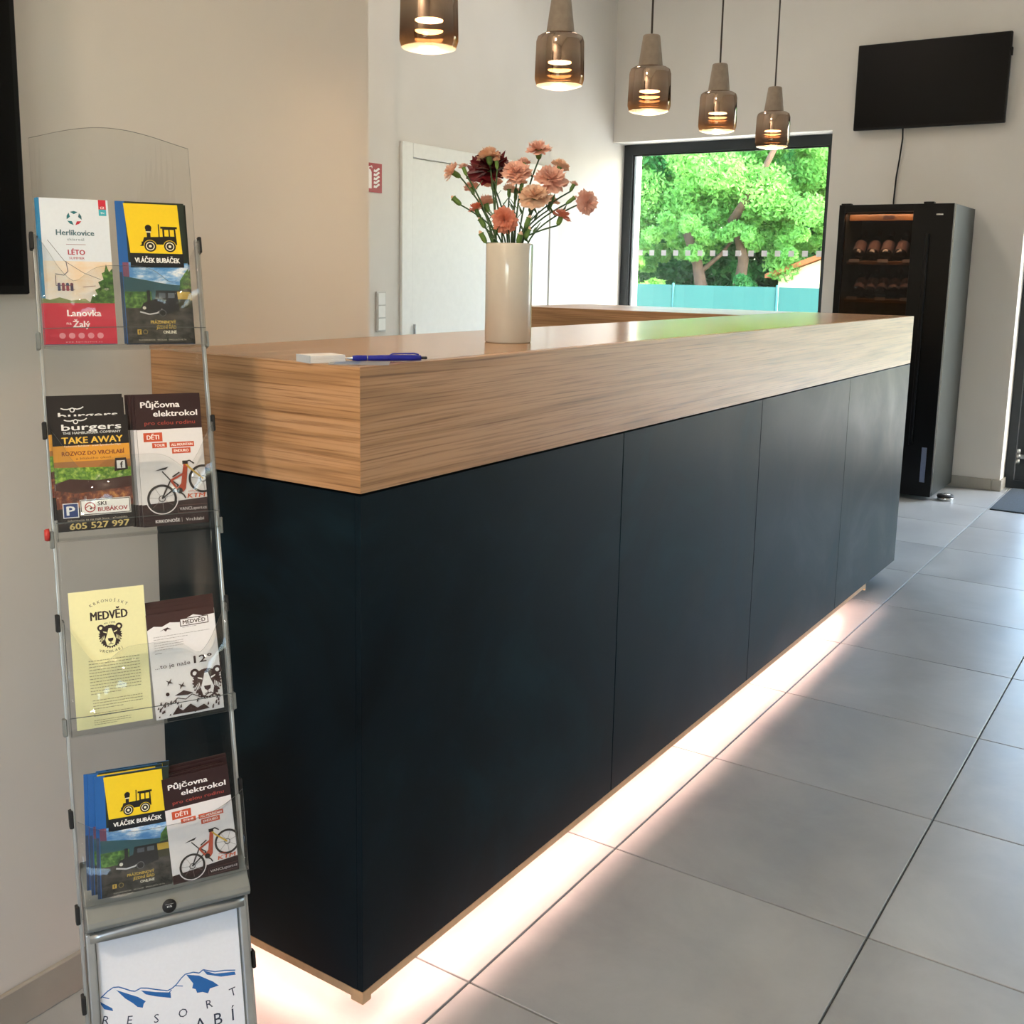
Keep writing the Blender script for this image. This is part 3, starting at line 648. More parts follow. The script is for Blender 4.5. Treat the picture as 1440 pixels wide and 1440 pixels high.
def pr_summer():     # 102 x 225
    p = Print(); w, h = 102, 225; p.rect(0, 0, w, h, '#dbe4ee'); p.rect(0, 64, w, 128, PH_DUSK); p.rect(0, 0, 4, h, '#2a7fae')
    for a, c in ((90, '#1c6e78'), (162, '#1c6e78'), (18, '#2d5f6e'), (234, '#1c6e78'), (306, '#b2263a')):
        a = math.radians(a); q = math.radians(30); cx, cz, R0 = 52, 195, 11; p.poly([(cx+R0*math.cos(a-q), cz+R0*math.sin(a-q)), (cx+R0*1.0*math.cos(a), cz+R0*1.0*math.sin(a)), (cx+R0*math.cos(a+q), cz+R0*math.sin(a+q)), (cx+R0*.55*math.cos(a), cz+R0*.55*math.sin(a))], c)
    p.rect(88, 208, 99, 225, '#c9293f').rect(88, 200, 99, 210, '#3fb1c4').text('CZ', 93.5, 211, 3.4, '#ffffff', align='c', bold=True).text('EN', 93.5, 203, 3, '#ffffff', align='c')
    p.text('Herlíkovice', 52, 168, 9, '#4d6f7c', 54, True, 'c').text('skiareál', 52, 160, 4, '#6d8794', 24, False, 'c').rect(38, 153.6, 66, 154.2, '#8b2b3b')
    p.text('LÉTO', 52, 138, 8, '#b0304a', 24, True, 'c').text('SUMMER', 52, 131, 3.6, '#b0304a', 22, False, 'c')
    tr = random.Random(2); pts = [(102, 64), (66, 64)]
    for k in range(12): pts += [(68+k*2.0+tr.uniform(0, 2), 68+k*4.8), (72+k*2.0, 67+k*5.0)]
    p.poly([(66, 62), (102, 62), (102, 118), (97, 112), (93, 124), (90, 112), (86, 110), (88, 100), (80, 96), (83, 88), (75, 84), (78, 76), (70, 74)], PH_LEAF)
    p.poly([(0, 62), (70, 62), (60, 70), (40, 67), (24, 72), (10, 68), (0, 71)], '#7d8a5a')
    p.line([(12, 160), (34, 128), (60, 110), (84, 100)], .7, '#5b5f66'); p.line([(36, 128), (38, 112), (32, 106), (20, 108)], 1.2, '#6b6a72')
    p.line([(20, 106), (20, 90), (44, 90)], .9, '#5a4a56'); p.line([(22, 84), (46, 84)], .8, '#5a4a56')
    for k in range(4): p.disc(24+k*6, 92, 2.4, ['#5b4a68', '#8a4150', '#3d4a6a', '#74424f'][k], 10); p.rect(22+k*6, 82, 26+k*6, 90, ['#3d4668', '#7a3a49', '#9a4453', '#4a3c58'][k])
    p.line([(58, 88), (76, 90)], 1, '#a58a86')
    p.rect(0, 0, w, 63, '#cb3148'); p.text('Lanovka', 57, 43, 10, '#fbeef0', 48, True, 'c').text('na', 31, 30, 5, '#fbeef0', 7).text('Žalý', 40, 26, 10, '#fbeef0', 24, True)
    for k in range(5): p.disc(24+k*13.5, 13, 4.6, '#e2939f', 16)
    p.text('w w w . h e r l i k o v i c e . c z', 54, 2.5, 2.4, '#f3ccd2', 52, False, 'c')
    return p, w, h
def pr_train(h=225):  # 104 wide
    p = Print(); w = 104; k = h/225
    p.rect(0, 0, w, h, '#1d2b22'); p.rect(0, 0, 14, h, '#1f5fa6'); p.rect(0, 0, 4, h*.5, '#2b3f5c')
    p.rect(14, 85*k, w, 128*k, PH_SKY); p.rect(5, 84*k, 14, 128*k, '#7b4a63')
    p.poly([(5, 62*k), (w, 62*k), (w, 92*k), (80, 93*k), (60, 96*k), (40, 100*k), (5, 106*k)], '#2f5a63'); p.rect(5, 40*k, 45, 82*k, PH_LEAF); p.poly([(88, 80*k), (w, 78*k), (w, 120*k), (98, 112*k), (90, 100*k)], PH_LEAF)
    p.rect(5, 0, w, 56*k, PH_ROAD); p.poly([(62, 56*k), (w, 56*k), (w, 88*k), (84, 84*k)], '#3a3b26'); p.rect(84, 70*k, w, 82*k, '#c2a23c')
    p.poly([(28, 56*k), (32, 64*k), (50, 70*k), (52, 84*k), (84, 84*k), (86, 52*k), (60, 44*k), (30, 46*k)], '#14161d'); p.rect(56, 72*k, 66, 80*k, '#4c5560'); p.rect(70, 72*k, 80, 80*k, '#59626b')
    p.rect(38, 64*k, 43, 84*k, '#101116'); p.line([(26, 50*k), (40, 46*k), (52, 48*k), (60, 54*k)], 2.2, '#c6c8cc'); p.disc(33, 56*k, 2.6, '#d9d8cf', 12); p.disc(60, 48*k, 6, '#0c0c0f', 16); p.ring(60, 48*k, 5, .8, '#6c6e72')
    p.poly([(18, 142*k), (97, 141*k), (94, 222*k), (12, 222*k)], '#f2cf1d'); loco(p, 33, 146*k, 1.42*k)
    p.poly([(17, 120*k), (98, 121*k), (98, 143*k), (17, 143*k)], '#12161c'); p.text('VLÁČEK BUBÁČEK', 58, 128*k, 8*k, '#f4f4f0', 68, True, 'c')
    p.text('PRÁZDNINOVÝ', 79, 31*k, 5.2*k, '#c9ab4e', 38, True, 'r').text('JÍZDNÍ ŘÁD', 79, 23*k, 5.2*k, '#c9ab4e', 30, True, 'r').text('ONLINE', 79, 15*k, 5.2*k, '#e8e4d6', 20, True, 'r')
    p.rect(20, 14*k, 26, 22*k, '#c6a447').text('f', 23, 15*k, 6*k, '#1b1b19', bold=True, align='c').ring(32, 18*k, 3.2, 1, '#8a7b45')
    p.text('VLACEKBUBACEK · VRCHLABÍ · ŠPINDLERŮV MLÝN', 57, 4*k, 2.6*k, '#bdb9ab', 72, False, 'c')
    return p, w, h
def pr_burger(extra=0):      # 108 x 172
    p = Print(); w, h = 108, 172+extra; p.rect(0, 0, w, h, '#17100f'); p.rect(0, 34, w, 118, PH_FOOD); p.rect(0, 106, w, 128, '#dc9a33')
    p.rect(0, 60, w, 104, PH_SALAD); p.rect(0, 34, w, 66, PH_FOOD); p.poly([(0, 96), (w, 92), (w, 108), (0, 108)], '#a8703a'); p.poly([(0, 62), (30, 56), (w, 62), (w, 78), (60, 74), (20, 78), (0, 72)], '#3f1813')
    p.line([(18, 167), (22, 165.4), (27, 165), (31, 166)], 1.6, '#e8e8e6'); p.line([(37, 166), (41, 165), (46, 166), (50, 168.5)], 1.6, '#e8e8e6'); p.ring(34, 164, 3.0, 1.5, '#e8e8e6')
    p.text('burgers', 56, 151, 9.5, '#ececea', 84, True, 'c').text('THE HAMBURGER COMPANY', 56, 145, 3.8, '#cfcfcc', 82, True, 'c').text('TAKE AWAY', 56, 131, 10, '#e8bd4b', 86, True, 'c').text('Farhnova Bubákov · areál Špindlerův Mlýn', 56, 126, 2.6, '#e5e1d6', 80, False, 'c')
    p.rect(0, 104, w, 123, '#dc9a33'); p.text('ROZVOZ DO VRCHLABÍ', 56, 113, 6.4, '#7c3a18', 88, True, 'c').text('a blízkého okolí', 56, 106.5, 3.6, '#7c3a18', 50, False, 'c')
    p.poly([(84, 86), (104, 88), (102, 106), (86, 106)], '#2a1512').rect(88, 90, 100, 102, '#f2f1ee').text('f', 95, 90.5, 10, '#2a1512', bold=True, align='c')
    p.rect(8, 20, 30, 42, '#f2f4f8').rect(9.2, 21.2, 28.8, 40.8, '#23407c').text('P', 19, 24, 14, '#f4f6fa', 11, True, 'c')
    p.rect(32, 22, 104, 46, '#d8d4cf').rect(33, 23, 103, 45, '#17100f').rect(34, 24, 102, 44, '#f4f3f0'); p.ring(46, 34, 7, 1.6, '#a3272d', 20); p.line([(39, 33), (45, 37), (50, 32), (53, 34)], 1.4, '#a3272d'); p.disc(47, 32, 1.6, '#17100f', 10)
    p.text('SKI', 57, 36, 6, '#1c1413', 12, True).text('BUBÁKOV', 57, 27, 6.4, '#a3272d', 42, True)
    p.rect(0, 0, w, 19, '#1b1312'); p.text('Informujte se na naší lince · přestávka', 56, 14.5, 3, '#c9c0ac', 84, False, 'c').text('605 527 997', 58, 2.5, 9.6, '#d6c07a', 84, True, 'c')
    return p, w, h
def pr_ebike(h=205):   # 98 wide
    p = Print(); w = 98; k = h/205; D = '#2b0f11'
    p.rect(0, 0, w, h, '#e6e2e2'); p.rect(0, 150*k, w, h, D); p.text('Půjčovna', 8, 184*k, 9.5*k, '#f3efee', 58, True).text('elektrokol', 92, 170*k, 9.5*k, '#f3efee', 66, True, 'r').text('pro celou rodinu', 88, 157*k, 6.5*k, '#b0453a', 76, False, 'r')
    p.rect(9, 131*k, 37, 145*k, '#c9502c').text('DĚTI', 23, 134.5*k, 7*k, '#f7ece6', 18, True, 'c')
    p.rect(21, 121*k, 43, 129*k, '#c9502c').text('TOUR', 32, 123*k, 4.2*k, '#f7ece6', 16, True, 'c').rect(47, 121*k, 84, 129*k, '#c9502c').text('ALL MOUNTAIN', 65.5, 123*k, 4*k, '#f7ece6', 32, True, 'c').rect(50, 111*k, 78, 119.5*k, '#c9502c').text('ENDURO', 64, 113.2*k, 4.4*k, '#f7ece6', 22, True, 'c')
    p.clip = w; bike(p, 30, 42*k, 1.36*k); p.clip = None
    p.rect(97, 20, 98, h*.7, '#d9d4d4')
    p.poly([(0, 34*k), (w, 40*k), (w, 0), (0, 0)], D); p.ring(30, 42*k, 23.5*k, 1.6, '#e6e2e2', 30, PI+.25, 2*PI+.1); p.clip = w; bike(p, 30, 42*k, 1.36*k); p.clip = None
    p.text('e-bikes', 70, 50*k, 3, '#c9502c').text('KTM', 68, 40.5*k, 7*k, '#d2551e', 26, True, shear=.25)
    p.rect(52, 18*k, 97, 30*k, '#6a4a48').rect(52.7, 18.7*k, 97, 29.3*k, D).text('VANCLsport.cz', 55, 22*k, 5*k, '#e9e2e0', 41, False)
    p.text('KRKONOŠE', 18, 5*k, 5*k, '#efe8e6', 36, True).rect(57, 4*k, 57.6, 11*k, '#bfb2b0').text('Vrchlabí', 63, 5*k, 5*k, '#efe8e6', 28, False)
    return p, w, h
def pr_bear_sheet():   # 107 x 205 pale yellow
    p = Print(); w, h = 107, 203; p.rect(0, 0, w, h, '#f0ebb4'); B = '#2e1f1b'
    for i, ch in enumerate('KRKONOŠSKÝ'):
        a = math.radians(118-i*6.4); p.text(ch, 55+50*math.cos(a), 134+50*math.sin(a), 4.4, B, align='c', rot=a-PI/2)
    p.text('MEDVĚD', 55, 158, 13, B, 52, True, 'c').text('est. 1995', 55, 151, 3, B, 16, False, 'c'); bear(p, 55, 134, 16.5, B, '#f0ebb4')
    for i, ch in enumerate('VRCHLABÍ'):
        a = math.radians(-112+i*6.4); p.text(ch, 55+42*math.cos(a), 150+42*math.sin(a), 4, B, align='c', rot=a+PI/2)
    p.greek(22, 98, 94, 12, 4.4, '#8d8a6a', .9, 3); p.greek(24, 40, 94, 4, 4, '#8d8a6a', .9, 5); p.greek(24, 21, 80, 2, 3.6, '#8d8a6a', .8, 6); p.greek(24, 11, 76, 3, 3, '#7d7a5c', .7, 8)
    return p, w, h
def pr_bear_card():    # 102 x 158 white
    p = Print(); w, h = 102, 160; B = '#3b1f1c'; p.rect(0, 0, w, h, '#efecec'); tr = random.Random(5)
    p.poly([(0, 160), (102, 160), (102, 148), (84, 147), (70, 151), (60, 147), (48, 142), (34, 144), (22, 139), (10, 141), (0, 136)], B)
    p.poly([(18, 132), (24, 135), (30, 137), (36, 133), (30, 134), (27, 131), (24, 134)], B)
    p.rect(49, 135, 92, 147, B).rect(50.2, 136.2, 90.8, 145.8, '#efecec').text('MEDVĚD', 70.5, 138, 6, B, 34, True, 'c').greek(52, 133, 88, 1, 2, '#8d8483', .6, 2)
    p.greek(8, 124, 92, 2, 4, '#9b9493', .7, 4); p.greek(8, 115, 52, 4, 3.6, '#9b9493', .7, 7); p.rect(8, 99, 18, 99.8, '#9b9493')
    p.text('...to je naše', 6, 76, 6.6, '#4a3532', 52, False).text('12°', 64, 76, 11.5, '#2d1512', 27, True)
    bear(p, 80, 45, 22, B, '#efecec')
    for bx, bz in ((24, 54), (42, 46)): p.poly([(bx-5, bz+3), (bx, bz+1), (bx+4, bz+5), (bx+2, bz), (bx+6, bz-3), (bx, bz-2), (bx-3, bz-6), (bx-2, bz)], B)
    p.disc(20, 36, 3, B, 7); p.poly([(30, 32), (44, 38), (58, 32), (50, 30)], B)
    p.line([(6, 12), (16, 24), (24, 20), (34, 28), (46, 24), (56, 30), (70, 22), (84, 28), (98, 18)], 1.3, B)
    for k in range(34):
        x = tr.uniform(4, 98); z = tr.uniform(2, 22); a = tr.uniform(2, 7); p.poly([(x-1.2, z), (x+1.4, z), (x+a*.3, z+a), (x-.5, z+a*.6)], B)
    p.poly([(24, 4), (32, 14), (40, 8), (52, 16), (62, 8), (72, 12), (80, 4), (60, 3)], B)
    return p, w, h
SHARED = {}
def brochure(name, builder, key, edge, thick=.003, bow=0):
    """empty at the foot of the booklet; children: page block and printed cover"""
    if key not in SHARED:
        p, w, h = builder()
        r = empty(name)
        MB().cbox((0, 0, 0), (w/1000, thick, h/1000), .0004).build('page_block', edge, r)
        o = p.m.build('printed_cover', p.mats, r); o.location = (0, -.00005, 0)
        SHARED[key] = [r, False]
    r, used = SHARED[key]
    if used: r = dup(r)
    SHARED[key][1] = True
    return r

# ------------------------------------------------------------ brochure stand (leans back by 13.5 degrees)
az = .508; lean = .24; tl = math.atan(lean)
ST = Vector((-.009, -.39, 0)); rz = PI/2-az
RM = Matrix.Translation(ST) @ Matrix.Rotation(rz, 4, 'Z')
TILT = Matrix.Rotation(-tl, 4, 'X')
stand = empty('brochure_stand', ST, rz)
tag(stand, 'tall leaning clear acrylic brochure stand with grey metal base, beside the counter', 'brochure stand')
def sb(m, name, mats, bevel=0): return m.xf(TILT).build(name, mats, stand, bevel)
def curved(m, u0, u1, yf, s0, s1, t=.0022, seg=16, top=None, mi=0, edge=1):
    """curved sheet: u across, y depth yf(u), s0..s1 high, thickness t"""
    vs = []; fs = []; e = []
    for i in range(seg+1):
        u = u0+(u1-u0)*i/seg; y = yf(u); a = s0(u) if callable(s0) else s0; b = s1(u) if callable(s1) else s1
        vs += [(u, y, a), (u, y, b), (u, y+t, a), (u, y+t, b)]
    for i in range(seg):
        o = i*4; n_ = o+4; fs += [(o, n_, n_+1, o+1), (o+2, o+3, n_+3, n_+2)]; e += [(o+1, n_+1, n_+3, o+3), (o, o+2, n_+2, n_)]
    e += [(0, 1, 3, 2), (seg*4, seg*4+2, seg*4+3, seg*4+1)]
    o = len(m.v); m.v += vs
    for f in fs: m.f.append(tuple(i+o for i in f)); m.mi.append(mi); m.sm.append(True)
    for f in e: m.f.append(tuple(i+o for i in f)); m.mi.append(edge); m.sm.append(False)
hw = .119
backy = lambda u: .022-.022*(abs(u)/hw)**4
m = MB(); curved(m, -hw, hw, backy, .42, lambda u: 1.600+.033*(1-(u/hw)**2), seg=30); sb(m, 'back_sheet', [M_ACRYL, M_ACEDGE])
for i, s0 in enumerate((1.272, .981, .694, .44)):
    if i == 3: break
    m = MB(); fy = lambda u: -.034-.010*(1-(u/hw)**2)
    lip = lambda u, s0=s0: s0+.122+.035*max(0, (abs(u)-.07)/.049)-.026*math.exp(-((abs(u)-.076)/.026)**2)+.012*max(0, (abs(u)-.095)/.024)
    curved(m, -hw, hw, fy, s0, lip, seg=36)
    # floor of the pocket and its two sides
    vs = []; fs = []
    for k in range(13):
        u = -hw+2*hw*k/12; vs += [(u, fy(u), s0), (u, backy(u), s0+.004), (u, fy(u), s0-.002), (u, backy(u), s0+.002)]
    for k in range(12):
        o = 4*k; fs += [(o, o+4, o+5, o+1), (o+2, o+3, o+7, o+6)]
    m.add(vs, fs, 0)
    for sg in (-1, 1):
        u = sg*hw; m.add([(u, fy(u), s0), (u, -.008, s0), (u, -.008, s0+.17), (u, fy(u), lip(u)), (u-sg*.002, fy(u), s0), (u-sg*.002, -.008, s0), (u-sg*.002, -.008, s0+.17), (u-sg*.002, fy(u), lip(u))], [(0, 1, 2, 3), (7, 6, 5, 4)], 0)
        m.add([(u, -.008, s0+.17), (u, fy(u), lip(u)), (u-sg*.002, fy(u), lip(u)), (u-sg*.002, -.008, s0+.17)], [(0, 1, 2, 3)], 1)
    # lower seam of the moulding
    for k in range(12):
        u = -hw+2*hw*k/12; u2 = u+2*hw/12; m.add([(u, fy(u)-.0006, s0+.026), (u2, fy(u2)-.0006, s0+.026), (u2, fy(u2)-.0006, s0+.0272), (u, fy(u)-.0006, s0+.0272)], [(0, 1, 2, 3)], 1)
    sb(m, 'pocket', [M_ACRYL, M_ACEDGE])
# bottom pocket: clear front on a grey metal shelf
m = MB(); curved(m, -hw, hw, lambda u: -.050-.008*(1-(u/hw)**2), .452, lambda u: .545+.03*(abs(u)/hw)**3, seg=24); sb(m, 'pocket', [M_ACRYL, M_ACEDGE])
for sg in (-1, 1):
    m = MB().box((sg*.121-.0022, -.004, .02), (sg*.121+.0022, .012, 1.45)); sb(m, 'side_rail', M_ALU, .0006)
    for s in (1.44, 1.286, 1.15, .985, .86, .705, .57, .43, .3):
        sb(MB().cbox((sg*.1245-.003, -.010, s-.014), (sg*.1245+.003, .008, s+.012), .001), 'clip', M_BLACKRUB if s not in (1.286, .985, .705) else M_GREYMET)
o = sb(MB().lathe([(0, -.004), (.008, -.004), (.0095, -.001), (.0095, .003), (0, .003)], (-.1305, -.004, .992), 16, axis='x'), 'red_knob', plain('red_plastic', '#b8352f', .4)); o['label'] = 'red round knob on the left rail'
# grey metal housing
prof = [(-.012, 0.02), (-.012, .405), (-.022, .412), (-.060, .418), (-.064, .424), (-.062, .431), (-.03, .47), (.014, .50), (.014, 0.02)]
m = MB().prism([(y, s) for y, s in prof], -.1165, .1165, axis='x'); sb(m, 'metal_housing', M_GREYMET, .0015)
m = MB(); 
for sg in (-1, 1): m.box((sg*.111-.006, -.024, .02), (sg*.111+.006, -.0125, .404))
m.box((-.105, -.022, .02), (.105, -.0125, .028)); sb(m, 'poster_frame', M_ALU, .002)
m = MB(); curved(m, -.112, .112, lambda u: -.030-.006*(1-(u/.112)**2), .392, lambda u: .404+.008*(1-(u/.112)**2), t=.006, seg=16); sb(m, 'poster_clamp', [M_ALU, M_ALU])
sb(MB().lathe([(0, -.0), (.0095, -.0), (.0102, .002), (.0095, .004), (0, .0042)], (-.003, -.0655, .4), 24, axis='y').xf(Matrix.Translation((0, 0, .0305))), 'lock', M_BLACKRUB)
p = Print()
p.text('IIS', 0, -1.4, 2.6, '#cfcfcb', 7, True, 'c').rect(-6, 3, 6, 3.6, '#8d8d8b')
o = p.m.xf(Matrix.Translation((-.003, -.0656, .4305))).xf(TILT).build('lock_face', p.mats, stand)
# poster with the mountain mark
p = Print(); wd = 206
p.rect(-103, 30, 103, 398, '#e4e8ef')
Bl = '#1f62a8'
p.line([(-102, 306), (-92, 313), (-83.7, 316.5), (-76, 315), (-67.5, 309.9), (-60, 305), (-54, 302.5), (-45.4, 304.8), (-36, 302), (-24.7, 296.9), (-7.9, 290.2), (-1, 292), (5.5, 295.8), (13, 303), (19.4, 307.3), (31.2, 307), (39.8, 303.4), (45.9, 306.8), (54, 303), (63.3, 299), (78, 297), (94, 292.9)], 1.7, Bl)
p.poly([(-79.9, 311.7), (-61.2, 300), (-50, 293), (-39.8, 283.8), (-43, 281), (-44.6, 275.6), (-52, 279), (-57.9, 286.1), (-68.4, 296.3)], Bl)
p.poly([(-45.6, 301.4), (-24.9, 293.2), (-3.8, 286.6), (-3.6, 278.3), (-25.4, 286.9), (-39.1, 293.8)], Bl)
p.poly([(20.8, 306.3), (39.5, 299.6), (59.3, 285.2), (67.6, 276.8), (54.1, 276.2), (50.7, 269.7), (43, 274), (34.7, 275.1), (33, 281), (28, 284), (30, 290.4)], Bl)
p.poly([(45.9, 305.9), (63.1, 296.1), (92.9, 290.9), (94.1, 286), (71.6, 289.2), (51.2, 297.9)], Bl)
p.poly([(-102.5, 301), (-94.8, 293.9), (-87, 287.3), (-86, 282.7), (-97.9, 289), (-102, 296.6)], Bl); p.line([(-101, 308), (-90.2, 302)], 1.3, Bl); p.line([(3, 294.7), (14.7, 290.8)], 1.2, Bl); p.line([(-7, 286), (-2, 290)], 1.4, Bl)
for ch, x, z, a in (('R', -98, 268, -.28), ('E', -65, 258, -.2), ('S', -27, 249, -.1), ('O', 12, 245.5, 0), ('R', 52, 247.5, .08), ('T', 89, 255, .18)): p.text(ch, x, z, 13, '#2b3850', None, False, 'c', a)
for ch, x in zip('VRCHLABÍ', (-92, -68, -42, -16, 10, 36, 63, 86)): p.text(ch, x, 219, 19, '#1c2c44', None, False, 'c')
p.m.xf(Matrix.Translation((0, -.0135, 0))).xf(TILT).build('poster', p.mats, stand)
sb(MB().box((-.103, -.0134, .03), (.103, -.0122, .398)), 'poster_sheet', M_PAPER)
MB().cbox((-.15, -.16, 0), (.15, .19, .006), .002).build('floor_plate', M_GREYMET, stand)
MB().box((-.117, -.012, .006), (.117, .03, .03)).build('foot_block', M_GREYMET, stand)

def place(b, u, s, off, label, group, lean2=0, rot=0, cat='brochure'):
    """stand a booklet in a pocket: u from the centre, s up the leaning rack, off in front of it"""
    b.matrix_world = RM @ TILT @ Matrix.Translation((u, -off, s)) @ Matrix.Rotation(rot, 4, 'Y') @ Matrix.Rotation(lean2, 4, 'X')
    tag(b, label, cat, group); return b
E_W = M_PAPERG; E_D = plain('edge_brown', '#3a2624', .6); E_K = plain('edge_black', '#161315', .5); E_B = plain('edge_blue', '#2c6aa6', .5)
G1, G2 = 'brochures in the top pocket', 'brochures in the second pocket'
G3, G4 = 'leaflets in the third pocket', 'brochures in the lowest pocket'
a = lambda n, f, k, e, t=.003: brochure(n, f, k, e, t)
place(a('brochure', pr_summer, 'A', E_B), -.1155, 1.277, .020, 'pale blue and red summer cable car brochure, front copy in the top pocket', G1)
place(a('brochure', pr_summer, 'A', E_B), -.1175, 1.2775, .0145, 'summer cable car brochure showing only a blue edge behind the front copy', G1)
TR = lambda: pr_train(225)
place(a('brochure', TR, 'B', E_B), -.0030, 1.277, .020, 'yellow and blue train brochure, front copy in the top pocket', G1)
place(a('brochure', TR, 'B', E_B), .0008, 1.2765, .0145, 'train brochure tucked behind the front one in the top pocket', G1)
place(a('flyer', pr_burger, 'C', E_K, .001), -.1165, .994, .030, 'black and yellow hamburger take away flyer at the front of the second pocket', G2, cat='flyer')
place(a('flyer', lambda: pr_burger(9), 'C2', E_K, .001), -.1195, 1.0125, .0225, 'hamburger flyer with a black top margin standing higher behind the front one', G2, cat='flyer')
place(a('flyer', lambda: pr_burger(15), 'C3', E_K, .001), -.1205, 1.0125, .017, 'rearmost hamburger flyer showing only its black top strip', G2, cat='flyer')
EB = lambda: pr_ebike(205)
for k, (du, off) in enumerate(((0, .030), (-.0045, .0245), (-.0085, .019), (-.0125, .0135))):
    place(a('brochure', EB, 'D', E_D), .004+du, .9905+.0008*k, off, ['electric bike hire brochure with an orange bicycle, front copy in the second pocket', 'bike hire brochure right behind the front copy, second pocket', 'third bike hire brochure from the front, second pocket', 'rearmost bike hire brochure with a dark left edge, second pocket'][k], G2)
place(a('leaflet', pr_bear_sheet, 'E', M_PAPER, .0008), -.1095, .7005, .028, 'pale yellow bear head leaflet standing alone on the left of the third pocket', None, cat='leaflet')
for k, (du, ds, off) in enumerate(((0, 0, .030), (.001, .008, .0255), (.0015, .0135, .021), (.002, .018, .0165))):
    place(a('leaflet', pr_bear_card, 'F', E_D, .0012), .002+du, .697+ds, off, ['white leaflet with a brown bear and 12 degrees, front of the third pocket', 'bear leaflet peeking just above the front white one', 'third of the white bear leaflets with a dark top edge', 'rearmost dark topped bear leaflet in the third pocket'][k], G3, rot=-.03, cat='leaflet')
TR2 = lambda: pr_train(178)
for k, (du, ds, off) in enumerate(((0, 0, .042), (-.008, .004, .036), (-.0135, .004, .030), (.004, .004, .024))):
    b = place(a('brochure', TR2, 'G', E_B), -.098+du, .457+ds, off, ['train brochure with a yellow top, front copy in the lowest pocket', 'train brochure fanned out to the left, lowest pocket', 'leftmost fanned train brochure with a blue edge, lowest pocket', 'train brochure at the back of the lowest pocket'][k], G4, lean2=.07, rot=.03)
EB2 = lambda: pr_ebike(176)
for k, (du, ds, off) in enumerate(((0, 0, .042), (-.005, .003, .037), (-.010, .004, .032), (.002, .009, .025), (.003, .013, .020))):
    b = place(a('brochure', EB2, 'H', E_D), .0085+du, .437+ds, off, ['bike hire brochure, front copy in the lowest pocket', 'bike hire brochure just behind the front one, lowest pocket', 'third bike hire brochure, lowest pocket, its F of lettering cut off', 'fourth bike hire brochure, a brown strip above the others, lowest pocket', 'rearmost bike hire brochure in the lowest pocket'][k], G4, lean2=.07, rot=-.05)

# ------------------------------------------------------------ wall things
r = empty('wall_screen', (XW, -.69, 1.66)); tag(r, 'dark flat screen on the left wall, cut by the left edge of the photo', 'screen')
MB().cbox((.012, -.424, -.344), (.045, .424, .344), .002).build('screen_body', M_BEZEL, r); MB().box((.0451, -.414, -.33), (.0456, .414, .334)).build('display', M_SCREEN, r); MB().box((0, -.1, -.1), (.012, .1, .1)).build('wall_bracket', M_STEEL, r)
# television on the back wall
r = empty('television', (-.605, YF, 2.635)); tag(r, 'black flat television mounted high on the back wall above the bottle fridge', 'television')
MB().cbox((-.4735, -.075, -.2745), (.4735, -.04, .2745), .003).build('television_body', M_BEZEL, r)
MB().box((-.466, -.0758, -.262), (.466, -.0751, .268)).build('display', M_SCREEN, r)
MB().cbox((-.2, -.04, -.16), (.2, -.002, .16), .004).build('wall_bracket', M_BEZEL, r); MB().cbox((.4735, -.07, .13), (.482, -.045, .18), .002).build('side_module', M_BEZEL, r)
cb = MB().tube([(-.757, YF-.05, 2.365), (-.757, YF-.035, 2.3), (-.772, YF-.02, 2.16), (-.785, YF-.015, 2.05), (-.79, YF-.015, 1.9), (-.79, YF-.02, 1.6), (-.79, YF-.02, 1.2)], .0055, 8)
tag(cb.build('power_cord', M_BEZEL), 'black cord dropping from the television behind the bottle fridge', 'cord')
# fire extinguisher sign
r = empty('fire_sign', (X3, 3.233, 1.865)); tag(r, 'red square fire extinguisher sign partly hidden by the wall corner', 'sign')
MB().cbox((0.0003, -.078, -.078), (.003, .078, .078), .0005).build('sign_plate', plain('sign_red', '#a0101e', .4), r)
p = Print(); Wt = '#f1e9e4'
p.poly([(-62, -58), (-8, -58), (-8, 28), (-14, 40), (-24, 44), (-46, 44), (-56, 40), (-62, 28)], Wt); p.rect(-42, 44, -28, 54, Wt); p.line([(-30, 54), (-6, 62), (-4, 50)], 5, Wt); p.line([(-46, 56), (-22, 56)], 5, Wt)
for k in range(5):
    z = -52+k*21; p.poly([(8, z), (30, z-2), (48, z+10), (60, z+16), (54, z+24), (44, z+22), (34, z+14), (22, z+10), (12, z+14)], Wt)
o = p.m.xf(Matrix.Rotation(PI/2, 4, 'Z')).xf(Matrix.Translation((.0031, 0, 0))).build('pictogram', p.mats, r)
# light switch
r = empty('light_switch', (X3, 3.298, 1.137)); tag(r, 'white triple rocker light switch on the pale wall strip', 'switch')
MB().cbox((.0003, -.041, -.113), (.010, .041, .113), .003).build('switch_frame', plain('switch_frame_white', '#c9c6c0', .4), r)
for z in (-.071, 0, .071): MB().cbox((.0102, -.031, z-.0325), (.0145, .031, z+.0325), .0015).build('rocker', M_WHITE, r)

